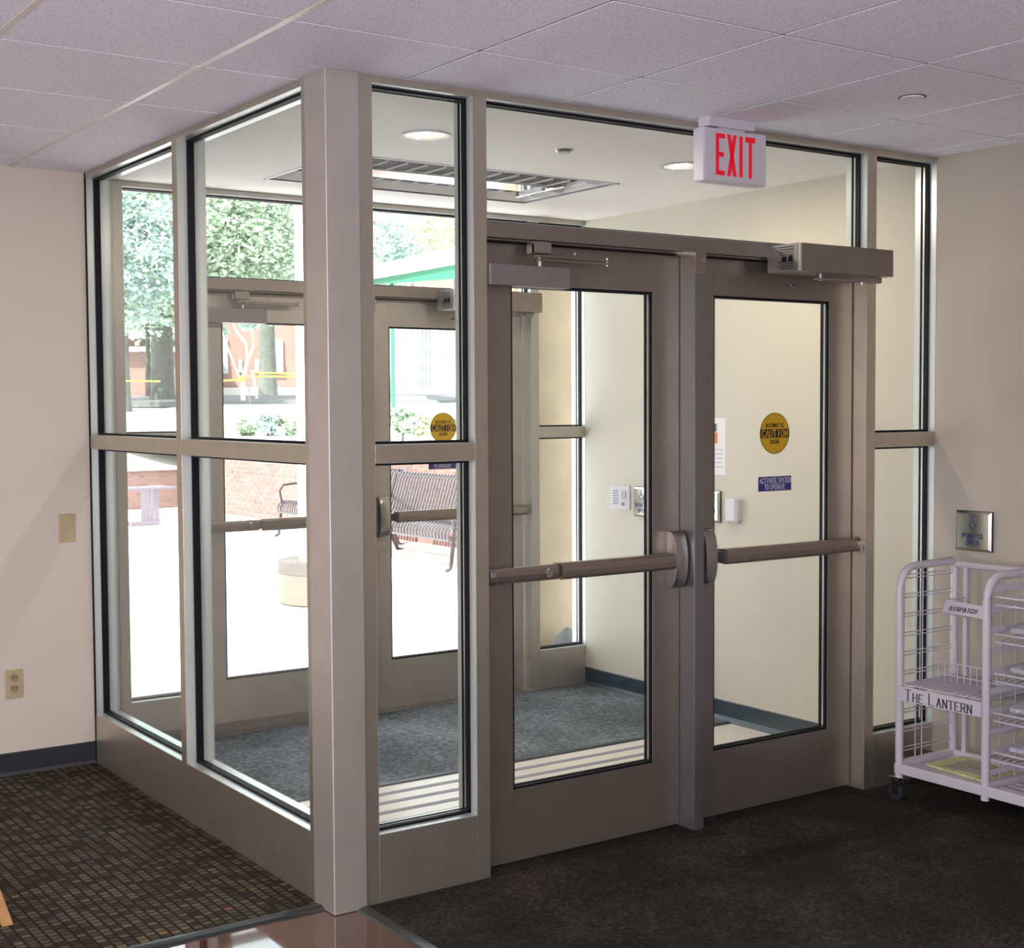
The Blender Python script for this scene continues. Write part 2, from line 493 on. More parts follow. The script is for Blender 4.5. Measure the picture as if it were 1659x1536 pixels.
# stroke lettering: each glyph is a list of segments in a 1 x 1 cell
G = {
    'A': [(0, 0, .5, 1), (.5, 1, 1, 0), (.2, .35, .8, .35)], 'C': [(1, .8, .75, 1), (.75, 1, .25, 1), (.25, 1, 0, .75), (0, .75, 0, .25), (0, .25, .25, 0), (.25, 0, .75, 0), (.75, 0, 1, .2)],
    'D': [(0, 0, 0, 1), (0, 1, .6, 1), (.6, 1, 1, .7), (1, .7, 1, .3), (1, .3, .6, 0), (.6, 0, 0, 0)], 'E': [(0, 0, 0, 1), (0, 1, 1, 1), (0, .5, .8, .5), (0, 0, 1, 0)],
    'H': [(0, 0, 0, 1), (1, 0, 1, 1), (0, .5, 1, .5)], 'I': [(.5, 0, .5, 1)], 'L': [(0, 1, 0, 0), (0, 0, .9, 0)], 'M': [(0, 0, 0, 1), (0, 1, .5, .4), (.5, .4, 1, 1), (1, 1, 1, 0)],
    'N': [(0, 0, 0, 1), (0, 1, 1, 0), (1, 0, 1, 1)], 'O': [(.3, 0, .7, 0), (.7, 0, 1, .3), (1, .3, 1, .7), (1, .7, .7, 1), (.7, 1, .3, 1), (.3, 1, 0, .7), (0, .7, 0, .3), (0, .3, .3, 0)],
    'P': [(0, 0, 0, 1), (0, 1, .8, 1), (.8, 1, 1, .8), (1, .8, .8, .5), (.8, .5, 0, .5)], 'R': [(0, 0, 0, 1), (0, 1, .8, 1), (.8, 1, 1, .8), (1, .8, .8, .5), (.8, .5, 0, .5), (.5, .5, 1, 0)],
    'S': [(1, .85, .8, 1), (.8, 1, .2, 1), (.2, 1, 0, .75), (0, .75, .2, .52), (.2, .52, .8, .48), (.8, .48, 1, .25), (1, .25, .8, 0), (.8, 0, .2, 0), (.2, 0, 0, .15)],
    'T': [(0, 1, 1, 1), (.5, 1, .5, 0)], 'U': [(0, 1, 0, .25), (0, .25, .3, 0), (.3, 0, .7, 0), (.7, 0, 1, .25), (1, .25, 1, 1)], 'V': [(0, 1, .5, 0), (.5, 0, 1, 1)],
    'W': [(0, 1, .25, 0), (.25, 0, .5, .7), (.5, .7, .75, 0), (.75, 0, 1, 1)], 'X': [(0, 0, 1, 1), (0, 1, 1, 0)], 'Z': [(0, 1, 1, 1), (1, 1, 0, 0), (0, 0, 1, 0)], ' ': [],
}


def text(mb, s, org, ux, uz, n, w, h, adv, t, d=0.0006, serif=False, small=None, shear=0.0):
    """org: lower left; ux, uz unit vectors in the plane; n outward normal; glyph w x h, advance adv, stroke t, thickness d"""
    org, ux, uz, n = Vector(org), Vector(ux), Vector(uz), Vector(n)
    x = 0.0
    for i, ch in enumerate(s):
        k = 1.0
        if small and not (i == 0 or s[i - 1] == ' '): k = small
        segs = list(G[ch])
        ww, hh = w * k, h * k
        if serif and ch != ' ':
            ends = {}
            for a, b, c, e in G[ch]:
                for p in ((a, b), (c, e)):
                    if abs(p[1]) < .01 or abs(p[1] - 1) < .01: ends[p] = ends.get(p, 0) + 1
            for (a, b), q in ends.items():
                if q == 1: segs.append((a - .16, b, a + .16, b))
        for q, (a, b, c, e) in enumerate(segs):
            p0 = Vector((a * ww + shear * b * hh, b * hh)); p1 = Vector((c * ww + shear * e * hh, e * hh))
            dd = (p1 - p0)
            if dd.length < 1e-6: continue
            tt = t
            if serif and (abs(dd.y) < 1e-6): tt = t * 0.5
            dd.normalize(); nn = Vector((-dd.y, dd.x)) * tt / 2
            p0 = p0 - dd * tt * .3; p1 = p1 + dd * tt * .3
            quad = [p0 - nn, p1 - nn, p1 + nn, p0 + nn]
            P = [org + ux * (x + u.x) + uz * u.y for u in quad]
            vs = P + [v + n * d for v in P]
            mb.add(vs, [(0, 3, 2, 1), (4, 5, 6, 7), (0, 1, 5, 4), (1, 2, 6, 5), (2, 3, 7, 6), (3, 0, 4, 7)])
        x += adv * (k if ch != ' ' else 0.55)
    return x


# ------------------------------------------------------------------ dimensions
H = 2.64
XR = 2.88          # right wall
YD = 2.32          # left wall (and far end of the glazed side)
YO = 2.44          # outer frame face
A1, A2, A3, A4, A5 = 0.160, 0.5374, 0.5906, 2.4478, 2.5014
ZB, M0, M1, ZH = 0.227, 1.423, 1.480, 2.617
TT, TB = 2.218, 2.165
FD = 0.114         # frame depth

# ------------------------------------------------------------------ room shell
ceil = struct('ceiling', (0, 0, H), 'white speckled mineral tile ceiling of the lobby with thin grid lines', 'ceiling')
obj('ceiling_slab', B(-6.0, XR + 0.2, -7.2, 0.0, H + 0.035, H + 0.2), M['plaster'], ceil)
obj('ceiling_slab', B(-6.0, 0.0, 0.0, YD + 0.25, H + 0.035, H + 0.2), M['plaster'], ceil)
gx = [-0.325 + 0.61 * i for i in range(-9, 6)]
gy = [0.19 + 0.62 * j for j in range(-12, 4)]
xs = [-6.0] + [g for g in gx if -6 < g < XR] + [XR]
ys = [-7.2] + [g for g in gy if -7.2 < g < YD] + [YD]
gap = 0.0046
tile_cache = {}
for i in range(len(xs) - 1):
    for j in range(len(ys) - 1):
        x0, x1, y0, y1 = xs[i] + gap, xs[i + 1] - gap, ys[j] + gap, ys[j + 1] - gap
        parts = []
        if y1 <= 0: parts = [(x0, x1, y0, y1)]
        elif y0 >= 0:
            if x0 < 0: parts = [(x0, min(x1, 0.0), y0, y1)]
        else:
            if x1 <= 0: parts = [(x0, x1, y0, y1)]
            elif x0 >= 0: parts = [(x0, x1, y0, 0.0)]
            else: parts = [(x0, x1, y0, 0.0), (x0, 0.0, 0.0, y1)]
        for (a, b, c, d) in parts:
            if b - a < 0.02 or d - c < 0.02: continue
            key = (round(b - a, 3), round(d - c, 3))
            if key not in tile_cache:
                w2, h2 = (b - a) / 2, (d - c) / 2
                mb = MB()
                e = 0.001
                vs = [(-w2, -h2, 0.001), (w2, -h2, 0.001), (w2, h2, 0.001), (-w2, h2, 0.001), (-w2 + e, -h2 + e, 0), (w2 - e, -h2 + e, 0), (w2 - e, h2 - e, 0), (-w2 + e, h2 - e, 0),
                      (-w2, -h2, 0.02), (w2, -h2, 0.02), (w2, h2, 0.02), (-w2, h2, 0.02)]
                mb.add(vs, [(4, 7, 6, 5), (0, 4, 5, 1), (1, 5, 6, 2), (2, 6, 7, 3), (3, 7, 4, 0), (8, 9, 10, 11), (0, 1, 9, 8), (1, 2, 10, 9), (2, 3, 11, 10), (3, 0, 8, 11)])
                me = bpy.data.meshes.new('ceiling_tile'); me.from_pydata(mb.v, [], mb.f)
                me.materials.append(M['ceil_tile']); tile_cache[key] = me
            o = link('ceiling_tile', tile_cache[key])
            o.parent = ceil
            o.matrix_parent_inverse = Matrix.Translation(-wloc(ceil))
            o.location = ((a + b) / 2, (c + d) / 2, H)
# the little notch tile between the corner post and x<0 strip
for g in gx:
    if -6 < g < XR:
        mainb = -1.0 < g < -0.3
        obj('grid_bar', B(g - 0.009, g + 0.009, -7.2, YD if g < 0 else 0.0, H + (-0.0015 if mainb else 0.002), H + 0.03), M['tbar_main' if mainb else 'tbar'], ceil)
for g in gy:
    if -7.2 < g < YD:
        obj('grid_bar', B(-6, XR if g < 0 else 0.0, g - 0.009, g + 0.009, H + 0.002, H + 0.03), M['tbar'], ceil)
obj('wall_angle', MB().box(-6, 0, YD - 0.02, YD, H - 0.001, H + 0.01).box(XR - 0.02, XR, -7.2, 0, H - 0.001, H + 0.01), M['tbar_main'], ceil)

# lobby floor
floor = struct('floor', (0, 0, 0), 'lobby floor of patterned carpet, dark mat and polished red-brown strip', 'floor')
obj('floor_slab', B(-6.0, XR + 0.2, -7.2, YD + 0.25, -0.20, -0.012), M['floor_wood'], floor)
obj('wood_floor', B(-6.0, 0.10, -7.2, 0.085, -0.012, -0.001), M['floor_wood'], floor)
obj('patterned_carpet', B(-6.0, -0.002, 0.10, YD, -0.012, 0.006), M['carpet_pattern'], floor)
e = MB().prism([(0.062, -0.001), (0.070, 0.007), (0.085, 0.011), (0.105, 0.009), (0.115, 0.0), (0.115, -0.01), (0.062, -0.01)], 'x', -6.0, -0.001)
obj('carpet_edge_strip', e, M['rubber'], floor)
obj('walkoff_mat', B(0.11, XR, -7.2, -0.004, -0.012, 0.006), M['mat_brown'], floor)
e = MB().prism([(0.072, -0.001), (0.080, 0.005), (0.098, 0.009), (0.112, 0.009), (0.118, 0.0), (0.118, -0.01), (0.072, -0.01)], 'y', -7.2, -0.003)
obj('mat_edge_strip', e, M['rubber'], floor)
obj('door_saddle', B(A3, A4, 0.0, 0.12, -0.012, 0.004), M['mat_brown'], floor)
# vestibule floor
obj('threshold_floor', B(0.10, XR, 0.10, 1.225, -0.012, 0.0), M['tile_floor'], floor)
for yy in (0.25, 0.38, 0.51, 0.64, 0.77, 0.885, 1.005, 1.12):
    obj('floor_groove_strip', B(0.115, 2.36, yy - 0.017, yy + 0.017, -0.004, 0.0012), M['tile_groove'], floor)
obj('vestibule_mat', B(0.12, XR - 0.02, 1.245, YO, -0.012, 0.007), M['mat_grey'], floor)
e = MB().prism([(1.222, 0.0), (1.228, 0.006), (1.245, 0.010), (1.252, 0.006), (1.252, -0.01), (1.222, -0.01)], 'x', 0.12, XR - 0.02)
obj('mat_edge_strip', e, M['base_v'], floor)
obj('threshold_plate', B(0.1, XR, YO, YO + 0.12, -0.012, 0.008), M['alu_cool'], floor)

# walls
wl = obj('wall_left', B(-6.0, 0.002, YD, YD + 0.28, 0, H + 0.1), M['wall']); tag(wl, 'cream painted wall with an outlet, meeting the glazed frame', 'wall', None, 'structure')
wv = obj('wall_vestibule', B(XR, XR + 0.25, 0.05, YO + 0.13, 0, H + 0.1), M['wall_v']); tag(wv, 'cream painted vestibule wall with push plates and a notice', 'wall', None, 'structure')
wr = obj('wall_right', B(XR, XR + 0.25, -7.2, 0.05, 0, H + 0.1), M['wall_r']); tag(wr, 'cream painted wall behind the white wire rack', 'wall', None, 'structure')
wb = obj('wall_back', B(-6.0, XR + 0.2, -7.4, -7.2, 0, H + 0.1), M['wall_far']); tag(wb, 'beige lobby wall behind the camera', 'wall', None, 'structure')
wf = obj('wall_front', B(-6.2, -6.0, -7.4, YD + 0.28, 0, H + 0.1), M['wall_far']); tag(wf, 'beige lobby wall on the far side', 'wall', None, 'structure')
bl = MB().prism([(YD, 0.0), (YD - 0.016, 0.0), (YD - 0.010, 0.012), (YD - 0.006, 0.02), (YD - 0.006, 0.10), (YD, 0.104)], 'x', -6.0, 0.0)
o = obj('baseboard_left', bl, M['base']); tag(o, 'black rubber base along the cream wall by the outlet', 'baseboard', None, 'structure')
br = MB().prism([(XR, 0.0), (XR - 0.016, 0.0), (XR - 0.010, 0.012), (XR - 0.006, 0.02), (XR - 0.006, 0.10), (XR, 0.104)], 'y', -7.2, 0.0)
o = obj('baseboard_right', br, M['base']); tag(o, 'black rubber base behind the wire rack', 'baseboard', None, 'structure')
br = MB().prism([(XR, 0.0), (XR - 0.022, 0.0), (XR - 0.014, 0.014), (XR - 0.006, 0.026), (XR - 0.006, 0.10), (XR, 0.104)], 'y', FD, YO)
o = obj('baseboard_vestibule', br, M['base_v']); tag(o, 'dark blue-grey rubber base inside the vestibule', 'baseboard', None, 'structure')

# vestibule ceiling with an opening for the air unit
UX0, UX1, UY0, UY1 = 0.735, 2.19, 1.275, 2.05
vc = struct('ceiling_vestibule', (1.4, 1.2, H), 'smooth white plaster ceiling of the vestibule', 'ceiling')
m = MB()
m.box(0.0, XR, 0.0, UY0, H, H + 0.12).box(0.0, XR, UY1, YO + 0.12, H, H + 0.12).box(0.0, UX0, UY0, UY1, H, H + 0.12).box(UX1, XR, UY0, UY1, H, H + 0.12)
m.box(0.0, XR, 0.0, YO + 0.12, H + 0.12, H + 0.2)
obj('plaster_ceiling', m, M['plaster'], vc)
# building mass above, outside
rf = obj('roof', B(-6.4, XR + 0.4, -7.6, YO + 0.35, H + 0.2, H + 0.75), M['cap']); tag(rf, 'flat roof edge over the entrance', 'roof', None, 'structure')

# ------------------------------------------------------------------ glazed frames
def gaskets(par, axis, p0, p1, z0, z1, d0):
    """black gasket lines and the light spacer around one pane; axis 'x': pane spans x p0..p1 in plane y=d0.., axis 'y' likewise"""
    t = 0.010
    rows = (('gasket', 0.036, 0.056, 'gasket', t), ('spacer', 0.058, 0.067, 'spacer', t * .8), ('gasket', 0.069, 0.077, 'gasket', t))
    if axis == 'y': rows = (('gasket', 0.038, 0.065, 'gasket', t),)
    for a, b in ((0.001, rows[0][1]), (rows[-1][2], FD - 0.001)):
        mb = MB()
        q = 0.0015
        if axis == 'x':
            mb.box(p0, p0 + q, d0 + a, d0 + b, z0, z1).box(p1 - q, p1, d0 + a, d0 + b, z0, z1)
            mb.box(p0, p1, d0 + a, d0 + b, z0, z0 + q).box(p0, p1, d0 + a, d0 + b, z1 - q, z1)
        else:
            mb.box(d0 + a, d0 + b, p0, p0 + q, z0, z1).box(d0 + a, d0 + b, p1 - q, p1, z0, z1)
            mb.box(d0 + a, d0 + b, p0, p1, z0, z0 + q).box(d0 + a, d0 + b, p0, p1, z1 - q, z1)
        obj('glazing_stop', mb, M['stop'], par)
    for name, a, b, mm, tt in rows:
        mb = MB()
        if axis == 'x':
            mb.box(p0, p0 + tt, d0 + a, d0 + b, z0, z1).box(p1 - tt, p1, d0 + a, d0 + b, z0, z1)
            mb.box(p0, p1, d0 + a, d0 + b, z0, z0 + tt).box(p0, p1, d0 + a, d0 + b, z1 - tt, z1)
        else:
            mb.box(d0 + a, d0 + b, p0, p0 + tt, z0, z1).box(d0 + a, d0 + b, p1 - tt, p1, z0, z1)
            mb.box(d0 + a, d0 + b, p0, p1, z0, z0 + tt).box(d0 + a, d0 + b, p0, p1, z1 - tt, z1)
        obj(name, mb, M[mm], par)
    if axis == 'x':
        obj('glass_pane', B(p0, p1, d0 + 0.054, d0 + 0.060, z0, z1), M['glass'], par)
    else:
        obj('glass_pane', B(d0 + 0.054, d0 + 0.060, p0, p1, z0, z1), M['glass'], par)


# window_1: the long glazed side on the left (plane x = 0)
w1 = struct('window_1', (0.05, 1.2, 0), 'aluminium framed glazed side of the vestibule next to the patterned carpet', 'window')
B1, B2, B3, B4 = 0.170, 1.226, 1.279, 2.318
MA = M['alu']
obj('rail', B(0, FD, B1, YD, ZH, H), MA, w1, 0.0012)
obj('rail', B(0, FD, B1, B2, M0, M1), MA, w1, 0.0012)
obj('rail', B(0, FD, B3, YD, M0, M1), MA, w1, 0.0012)
obj('base_panel', B(0, FD, B1, YD, 0.0, ZB), MA, w1, 0.0012)
obj('mullion', B(0, FD, B2, B3, ZB, ZH), MA, w1, 0.0012)
obj('jamb', B(0.004, FD, YD - 0.002, YD + 0.03, 0.0, H), M['alu_cool'], w1)
obj('reveal_gap', B(-0.002, 0.003, YD - 0.014, YD + 0.01, 0.0, H), M['gasket'], w1)
for (a, b) in ((B1, B2), (B3, YD - 0.002)):
    gaskets(w1, 'y', a, b, ZB, M0, 0.0)
    gaskets(w1, 'y', a, b, M1, ZH, 0.0)

# window_2: front screen (sidelights, transom and door surround)
w2 = struct('window_2', (1.4, 0.05, 0), 'aluminium framed front screen holding the two inner doors and sidelights', 'window')
MC = M['alu']
obj('corner_post', B(-0.006, 0.112, -0.006, 0.135, 0, H), M['alu_post'], w2, 0.003)
obj('corner_post', MB().prism([(0.112, 0.0), (A1, 0.0), (A1, FD), (FD, FD), (FD, B1), (0.0, B1), (0.0, 0.135), (0.112, 0.135)], 'z', 0, H), MC, w2, 0.001)


def screen(par, y0, a1, a2, a3, a4, a5, xr, mD):
    obj('rail', B(a1, xr, y0, y0 + FD, ZH, H), mD, par, 0.0012)
    for (p, q) in ((a1, a2), (a5, xr)):
        obj('rail', B(p, q, y0, y0 + FD, M0, M1), mD, par, 0.0012)
        obj('base_panel', B(p, q, y0, y0 + FD, 0, ZB), mD, par, 0.0012)
        gaskets(par, 'x', p, q, ZB, M0, y0)
        gaskets(par, 'x', p, q, M1, ZH, y0)
    obj('mullion', B(a2, a3, y0, y0 + FD, 0, ZH), mD, par, 0.0012)
    obj('mullion', B(a4, a5, y0, y0 + FD, 0, ZH), mD, par, 0.0012)
    obj('header', B(a3, a4, y0, y0 + FD, TB, TT), M['alu_dark'], par, 0.0015)
    obj('door_stop', MB().box(a3, a4, y0 + 0.020, y0 + 0.0715, 2.158, 2.163), M['alu_dark'], par)
    obj('door_stop', MB().box(a3, a4, y0 + 0.024, y0 + 0.112, 2.156, 2.1655), M['gasket'], par)
    gaskets(par, 'x', a3, a4, TT, ZH, y0)


screen(w2, 0.0, A1, A2, A3, A4, A5, XR, MC)

# window_3: outer screen
dX = 0.045
O1, O2, O3, O4, O5 = 0.211, 0.545, 0.598, 2.505, 2.557
w3 = struct('window_3', (1.4, YO, 0), 'aluminium framed outer screen holding the two doors to the patio', 'window')
obj('corner_post', B(0.0, O1, YO, YO + FD, 0, H), M['alu_outer'], w3, 0.0012)
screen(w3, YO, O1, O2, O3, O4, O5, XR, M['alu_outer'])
obj('sill_flashing', B(O1, O2, YO + FD, YO + FD + 0.04, 0.0, ZB - 0.02), M['alu_cool'], w3)


# ------------------------------------------------------------------ doors
def d_profile(r, h, n=14):
    """D shaped side profile: (y, z) with flat back at y=0 and curved front at -r"""
    pts = [(0.0, -h / 2)]
    for i in range(n + 1):
        a = -math.pi / 2 + math.pi * i / n
        ca, sa = math.cos(a), math.sin(a)
        pts.append((-0.35 * r - 0.65 * r * (abs(ca) ** 0.8), (h / 2) * sa if i not in (0, n) else math.copysign(h / 2, sa)))
    pts.append((0.0, h / 2))
    return pts


def make_door(idx, x0, x1, y, hinge, parent_label, cat_m, closer):
    """hinge 'l' or 'r'; y is the near face of the leaf"""
    TH = 0.045
    d = struct('door_%d' % idx, ((x0 + x1) / 2, y, 0), parent_label, 'door')
    if hinge == 'l': g0, g1 = x0 + 0.133, x1 - 0.130
    else: g0, g1 = x0 + 0.130, x1 - 0.135
    z0, zt, gb, gt = 0.012, 2.155, 0.265, 2.017
    obj('stile', B(x0, g0, y, y + TH, z0, zt), cat_m, d, 0.0012)
    obj('stile', B(g1, x1, y, y + TH, z0, zt), cat_m, d, 0.0012)
    obj('door_rail', B(g0, g1, y, y + TH, gt, zt), cat_m, d)
    obj('door_rail', B(g0, g1, y, y + TH, z0, gb), cat_m, d)
    t = 0.008
    mb = MB()
    for a, b in ((0.004, 0.015), (0.029, 0.041)):
        mb.box(g0, g0 + t, y + a, y + b, gb, gt).box(g1 - t, g1, y + a, y + b, gb, gt)
        mb.box(g0, g1, y + a, y + b, gb, gb + t).box(g0, g1, y + a, y + b, gt - t, gt)
    obj('gasket', mb, M['gasket'], d)
    mb = MB().box(g1 - 0.005, g1, y + 0.015, y + 0.029, gb, gt).box(g0, g0 + 0.005, y + 0.015, y + 0.029, gb, gt)
    obj('spacer', mb, M['spacer'], d)
    obj('glass_pane', B(g0, g1, y + 0.019, y + 0.025, gb, gt), M['glass'], d)
    # exit device
    zc = 1.022
    pr = 0.057
    if hinge == 'l':
        hx0, hx1 = x1 - 0.066, x1 - 0.007
        bx0, bx1 = x0 + 0.010, hx0
        joint = bx0 + 0.285
        pad = (joint + 0.012, bx1); rail_ = (bx0, joint)
    else:
        hx0, hx1 = x0 + 0.040, x0 + 0.098
        bx0, bx1 = hx1, x1 - 0.012
        joint = bx1 - 0.150
        pad = (bx0 + 0.05, joint - 0.006); rail_ = (joint, bx1)
    eb = MB().box(bx0 + 0.002, bx1, y - 0.030, y, zc - 0.020, zc + 0.020)
    dev = obj('exit_bar', eb, M['hardware'], d)
    def barprof(zh, r):
        return [(0.0, -zh + 0.003), (-r + 0.012, -zh), (-r + 0.002, -zh + 0.010), (-r, 0.0), (-r + 0.002, zh - 0.010), (-r + 0.012, zh), (0.0, zh - 0.003)]
    mb = MB().prism([(y + a, zc + b) for a, b in barprof(0.0295, pr + 0.003)], 'x', pad[0], pad[1])
    obj('push_pad', mb, M['hardware'], dev, 0.0015)
    mb = MB().prism([(y + a, zc + b) for a, b in barprof(0.0265, pr)], 'x', rail_[0], rail_[1])
    obj('bar_housing', mb, M['hardware'], dev, 0.0015)
    if hinge == 'l':
        mb = MB().prism([(y + a, zc + b) for a, b in barprof(0.0285, pr + 0.001)], 'x', bx0 - 0.004, bx0 + 0.020)
        obj('end_cap', mb, M['hardware_end'], dev, 0.004)
        mb = MB().cyl((joint - 0.045, y - pr - 0.006, zc), 0.014, 0.008, 'y', 18, 0.016)
        obj('dogging_lock', mb, M['hardware_end'], dev)
    else:
        mb = MB().prism([(y + a, zc + b) for a, b in barprof(0.025, pr - 0.004)], 'x', bx1 - 0.002, bx1 + 0.012)
        obj('end_cap', mb, M['hardware_end'], dev, 0.003)
    hp = d_profile(0.060, 0.213)
    mb = MB().prism([(y + a, 1.024 + b) for a, b in hp], 'x', hx0, hx1)
    obj('latch_case', mb, M['hardware_end'], dev, 0.004, smooth=True)
    if hinge == 'r':
        mb = MB().box(hx1, hx1 + 0.05, y - 0.040, y, zc - 0.018, zc + 0.018)
        obj('bar_neck', mb, M['steel_dark'], dev)
    if closer:
        cb = MB().prism([(x0 + 0.004, y), (x0 + 0.004, y - 0.050), (x0 + 0.010, y - 0.058), (x0 + 0.020, y - 0.060), (x0 + 0.342, y - 0.060), (x0 + 0.348, y - 0.056), (x0 + 0.348, y)], 'z', 2.008, 2.079)
        cl = obj('closer', cb, M['closer'], d, 0.002)
        ap = (x0 + 0.232, y - 0.035)
        obj('closer_pinion', MB().cyl((ap[0], ap[1], 2.079), 0.010, 0.030, 'z', 16), M['hardware_end'], cl, smooth=True)
        obj('closer_arm', MB().prism([(ap[0] - 0.01, ap[1] - 0.012), (x0 + 0.515, y - 0.062), (x0 + 0.522, y - 0.044), (ap[0] - 0.005, ap[1] + 0.012)], 'z', 2.098, 2.105), M['hardware'], cl)
        obj('closer_arm', MB().prism([(x0 + 0.19, y - 0.085), (x0 + 0.515, y - 0.062), (x0 + 0.520, y - 0.046), (x0 + 0.19, y - 0.06)], 'z', 2.108, 2.115), M['hardware'], cl)
        obj('arm_bracket', MB().box(x0 + 0.172, x0 + 0.245, y - 0.085, y - 0.040, 2.120, 2.160).box(x0 + 0.172, x0 + 0.245, y - 0.0845, y - 0.07, 2.12, 2.150), M['hardware_end'], cl, 0.002)
        obj('arm_screw', MB().cyl((x0 + 0.37, y - 0.052, 2.130), 0.006, 0.006, 'y', 12), M['spacer'], cl)
        obj('elbow_pin', MB().cyl((x0 + 0.512, y - 0.053, 2.092), 0.008, 0.030, 'z', 12), M['hardware_end'], cl)
    return d


LY = 0.073
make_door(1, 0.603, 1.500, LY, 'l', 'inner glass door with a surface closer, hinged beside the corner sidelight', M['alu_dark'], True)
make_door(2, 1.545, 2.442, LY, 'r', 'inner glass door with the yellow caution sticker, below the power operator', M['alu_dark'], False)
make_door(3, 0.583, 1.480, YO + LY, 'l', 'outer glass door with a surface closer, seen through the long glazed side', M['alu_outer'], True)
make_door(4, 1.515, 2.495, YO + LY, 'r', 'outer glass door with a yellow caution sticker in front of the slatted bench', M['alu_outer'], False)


def centre_mullion(par, x0, x1, y0):
    obj('centre_mullion', B(x0, x1, y0 - 0.012, y0 + 0.10, 0.004, TB), M['alu_cool'], par, 0.002)
    br_ = MB().box(x0 - 0.001, x1 + 0.006, y0 - 0.016, y0 + 0.06, 2.082, TB)
    obj('mullion_bracket', br_, M['alu_dark'], par, 0.002)
    obj('bracket_screw', MB().cyl((x0 + 0.036, y0 - 0.022, 2.135), 0.010, 0.007, 'y', 14), M['hardware_end'], par, smooth=True)
    obj('bracket_plate', B(x0 - 0.055, x0 + 0.005, y0 - 0.012, y0 + 0.03, TB - 0.014, TB - 0.002), M['spacer'], par)


centre_mullion(w2, 1.502, 1.549, 0.0)
centre_mullion(w3, 1.482, 1.512, YO)
obj('strike_plate', B(A4 - 0.006, A4, 0.02, 0.05, 0.995, 1.055), M['alu_dark'], w2)

# ------------------------------------------------------------------ power operators
def operator(x0, x1, yf, yb, label, arm=True):
    t = thing('door_operator', label, 'door operator', ((x0 + x1) / 2, yb, 2.10))
    z0, z1 = 2.103, 2.208
    obj('housing', B(x0 + 0.004, x1, yf, yb, z0, z1), M['alu_dark'], t, 0.003)
    obj('edge_trim', B(x0 + 0.0035, x0 + 0.012, yf - 0.002, yf + 0.008, z0 + 0.001, z1 - 0.001), M['spacer'], t, 0.001)
    ep = obj('end_plate', B(x0, x0 + 0.004, yf + 0.008, yb, z0 + 0.001, z1 - 0.001), M['alu_cool'], t)
    mb = MB()
    ya, yc = yf + 0.028, yf + 0.110
    for k in range(4):
        mb.box(x0 - 0.001, x0, ya, yc - (k % 2) * 0.01, z1 - 0.014 - k * 0.0095, z1 - 0.0105 - k * 0.0095)
        mb.box(x0 - 0.001, x0, ya, yc - ((k + 1) % 2) * 0.012, z0 + 0.011 + k * 0.0085, z0 + 0.0145 + k * 0.0085)
    obj('vent_slots', mb, M['black_ink'], ep)
    obj('switch', B(x0 - 0.003, x0, yf + 0.033, yf + 0.054, 2.139, 2.163), M['gasket'], ep, 0.001)
    obj('switch', B(x0 - 0.003, x0, yf + 0.066, yf + 0.088, 2.141, 2.160), M['gasket'], ep, 0.001)
    if arm:
        obj('drive_spindle', MB().cyl((x0 + 0.195, yf + 0.075, 2.078), 0.009, 0.03, 'z', 14), M['hardware_end'], t, smooth=True)
        obj('drive_arm', MB().prism([(x0 + 0.17, yf + 0.062), (x1 - 0.045, yf + 0.035), (x1 - 0.045, yf + 0.062), (x0 + 0.17, yf + 0.088)], 'z', 2.080, 2.088), M['closer'], t)
        obj('arm_knuckle', B(x1 - 0.085, x1 - 0.035, yf + 0.028, yf + 0.062, 2.078, 2.100), M['closer'], t, 0.003)
        obj('track_roller', MB().cyl((x0 + 0.09, yf + 0.13, 2.054), 0.017, 0.010, 'z', 16), M['steel_dark'], t)
        obj('arm_bolt', MB().cyl((x0 + 0.40, yf + 0.05, 2.068), 0.007, 0.012, 'z', 12), M['spacer'], t)
    return t


operator(1.885, 2.413, -0.165, 0.0, 'brown-grey metal door operator box above the inner doors, to the side of the exit sign')
operator(1.90, 2.470, YO - 0.155, YO, 'metal door operator box on the outer door frame, seen through the glass')

# ------------------------------------------------------------------ stickers
def caution(xc, zc, y, label):
    t = thing('caution_sticker', label, 'sticker', (xc, y, zc))
    r = 0.082
    obj('disc', MB().cyl((xc, y, zc), r, 0.0008, 'y', 40), M['yellow'], t)
    rim = MB()
    n = 48
    for k in range(n):
        a0, a1 = 2 * math.pi * k / n, 2 * math.pi * (k + 1) / n
        q = [(xc + rr_ * math.cos(a), zc + rr_ * math.sin(a)) for rr_, a in ((r - .0032, a0), (r - .0012, a0), (r - .0012, a1), (r - .0032, a1))]
        rim.prism(q, 'y', y - 0.0004, y)
    obj('rim_line', rim, M['black_ink'], t)
    tx = MB()
    text(tx, 'AUTOMATIC', (xc - 0.050, y, zc + 0.024), (1, 0, 0), (0, 0, 1), (0, -1, 0), 0.008, 0.015, 0.0114, 0.0028)
    obj('small_lettering', tx, M['black_ink'], t); tx = MB()
    text(tx, 'DOOR', (xc - 0.024, y, zc - 0.041), (1, 0, 0), (0, 0, 1), (0, -1, 0), 0.009, 0.015, 0.0128, 0.0028)
    # band with the word cut out of it in yellow
    band = MB().box(xc - 0.0775, xc + 0.0775, y - 0.0005, y, zc - 0.018, zc + 0.017)
    obj('band', band, M['black_ink'], t)
    obj('small_lettering', tx, M['black_ink'], t)
    tx = MB()
    text(tx, 'CAUTION', (xc - 0.070, y - 0.0005, zc - 0.0145), (1, 0, 0), (0, 0, 1), (0, -1, 0), 0.0145, 0.028, 0.0208, 0.0046)
    obj('lettering', tx, M['yellow'], t)


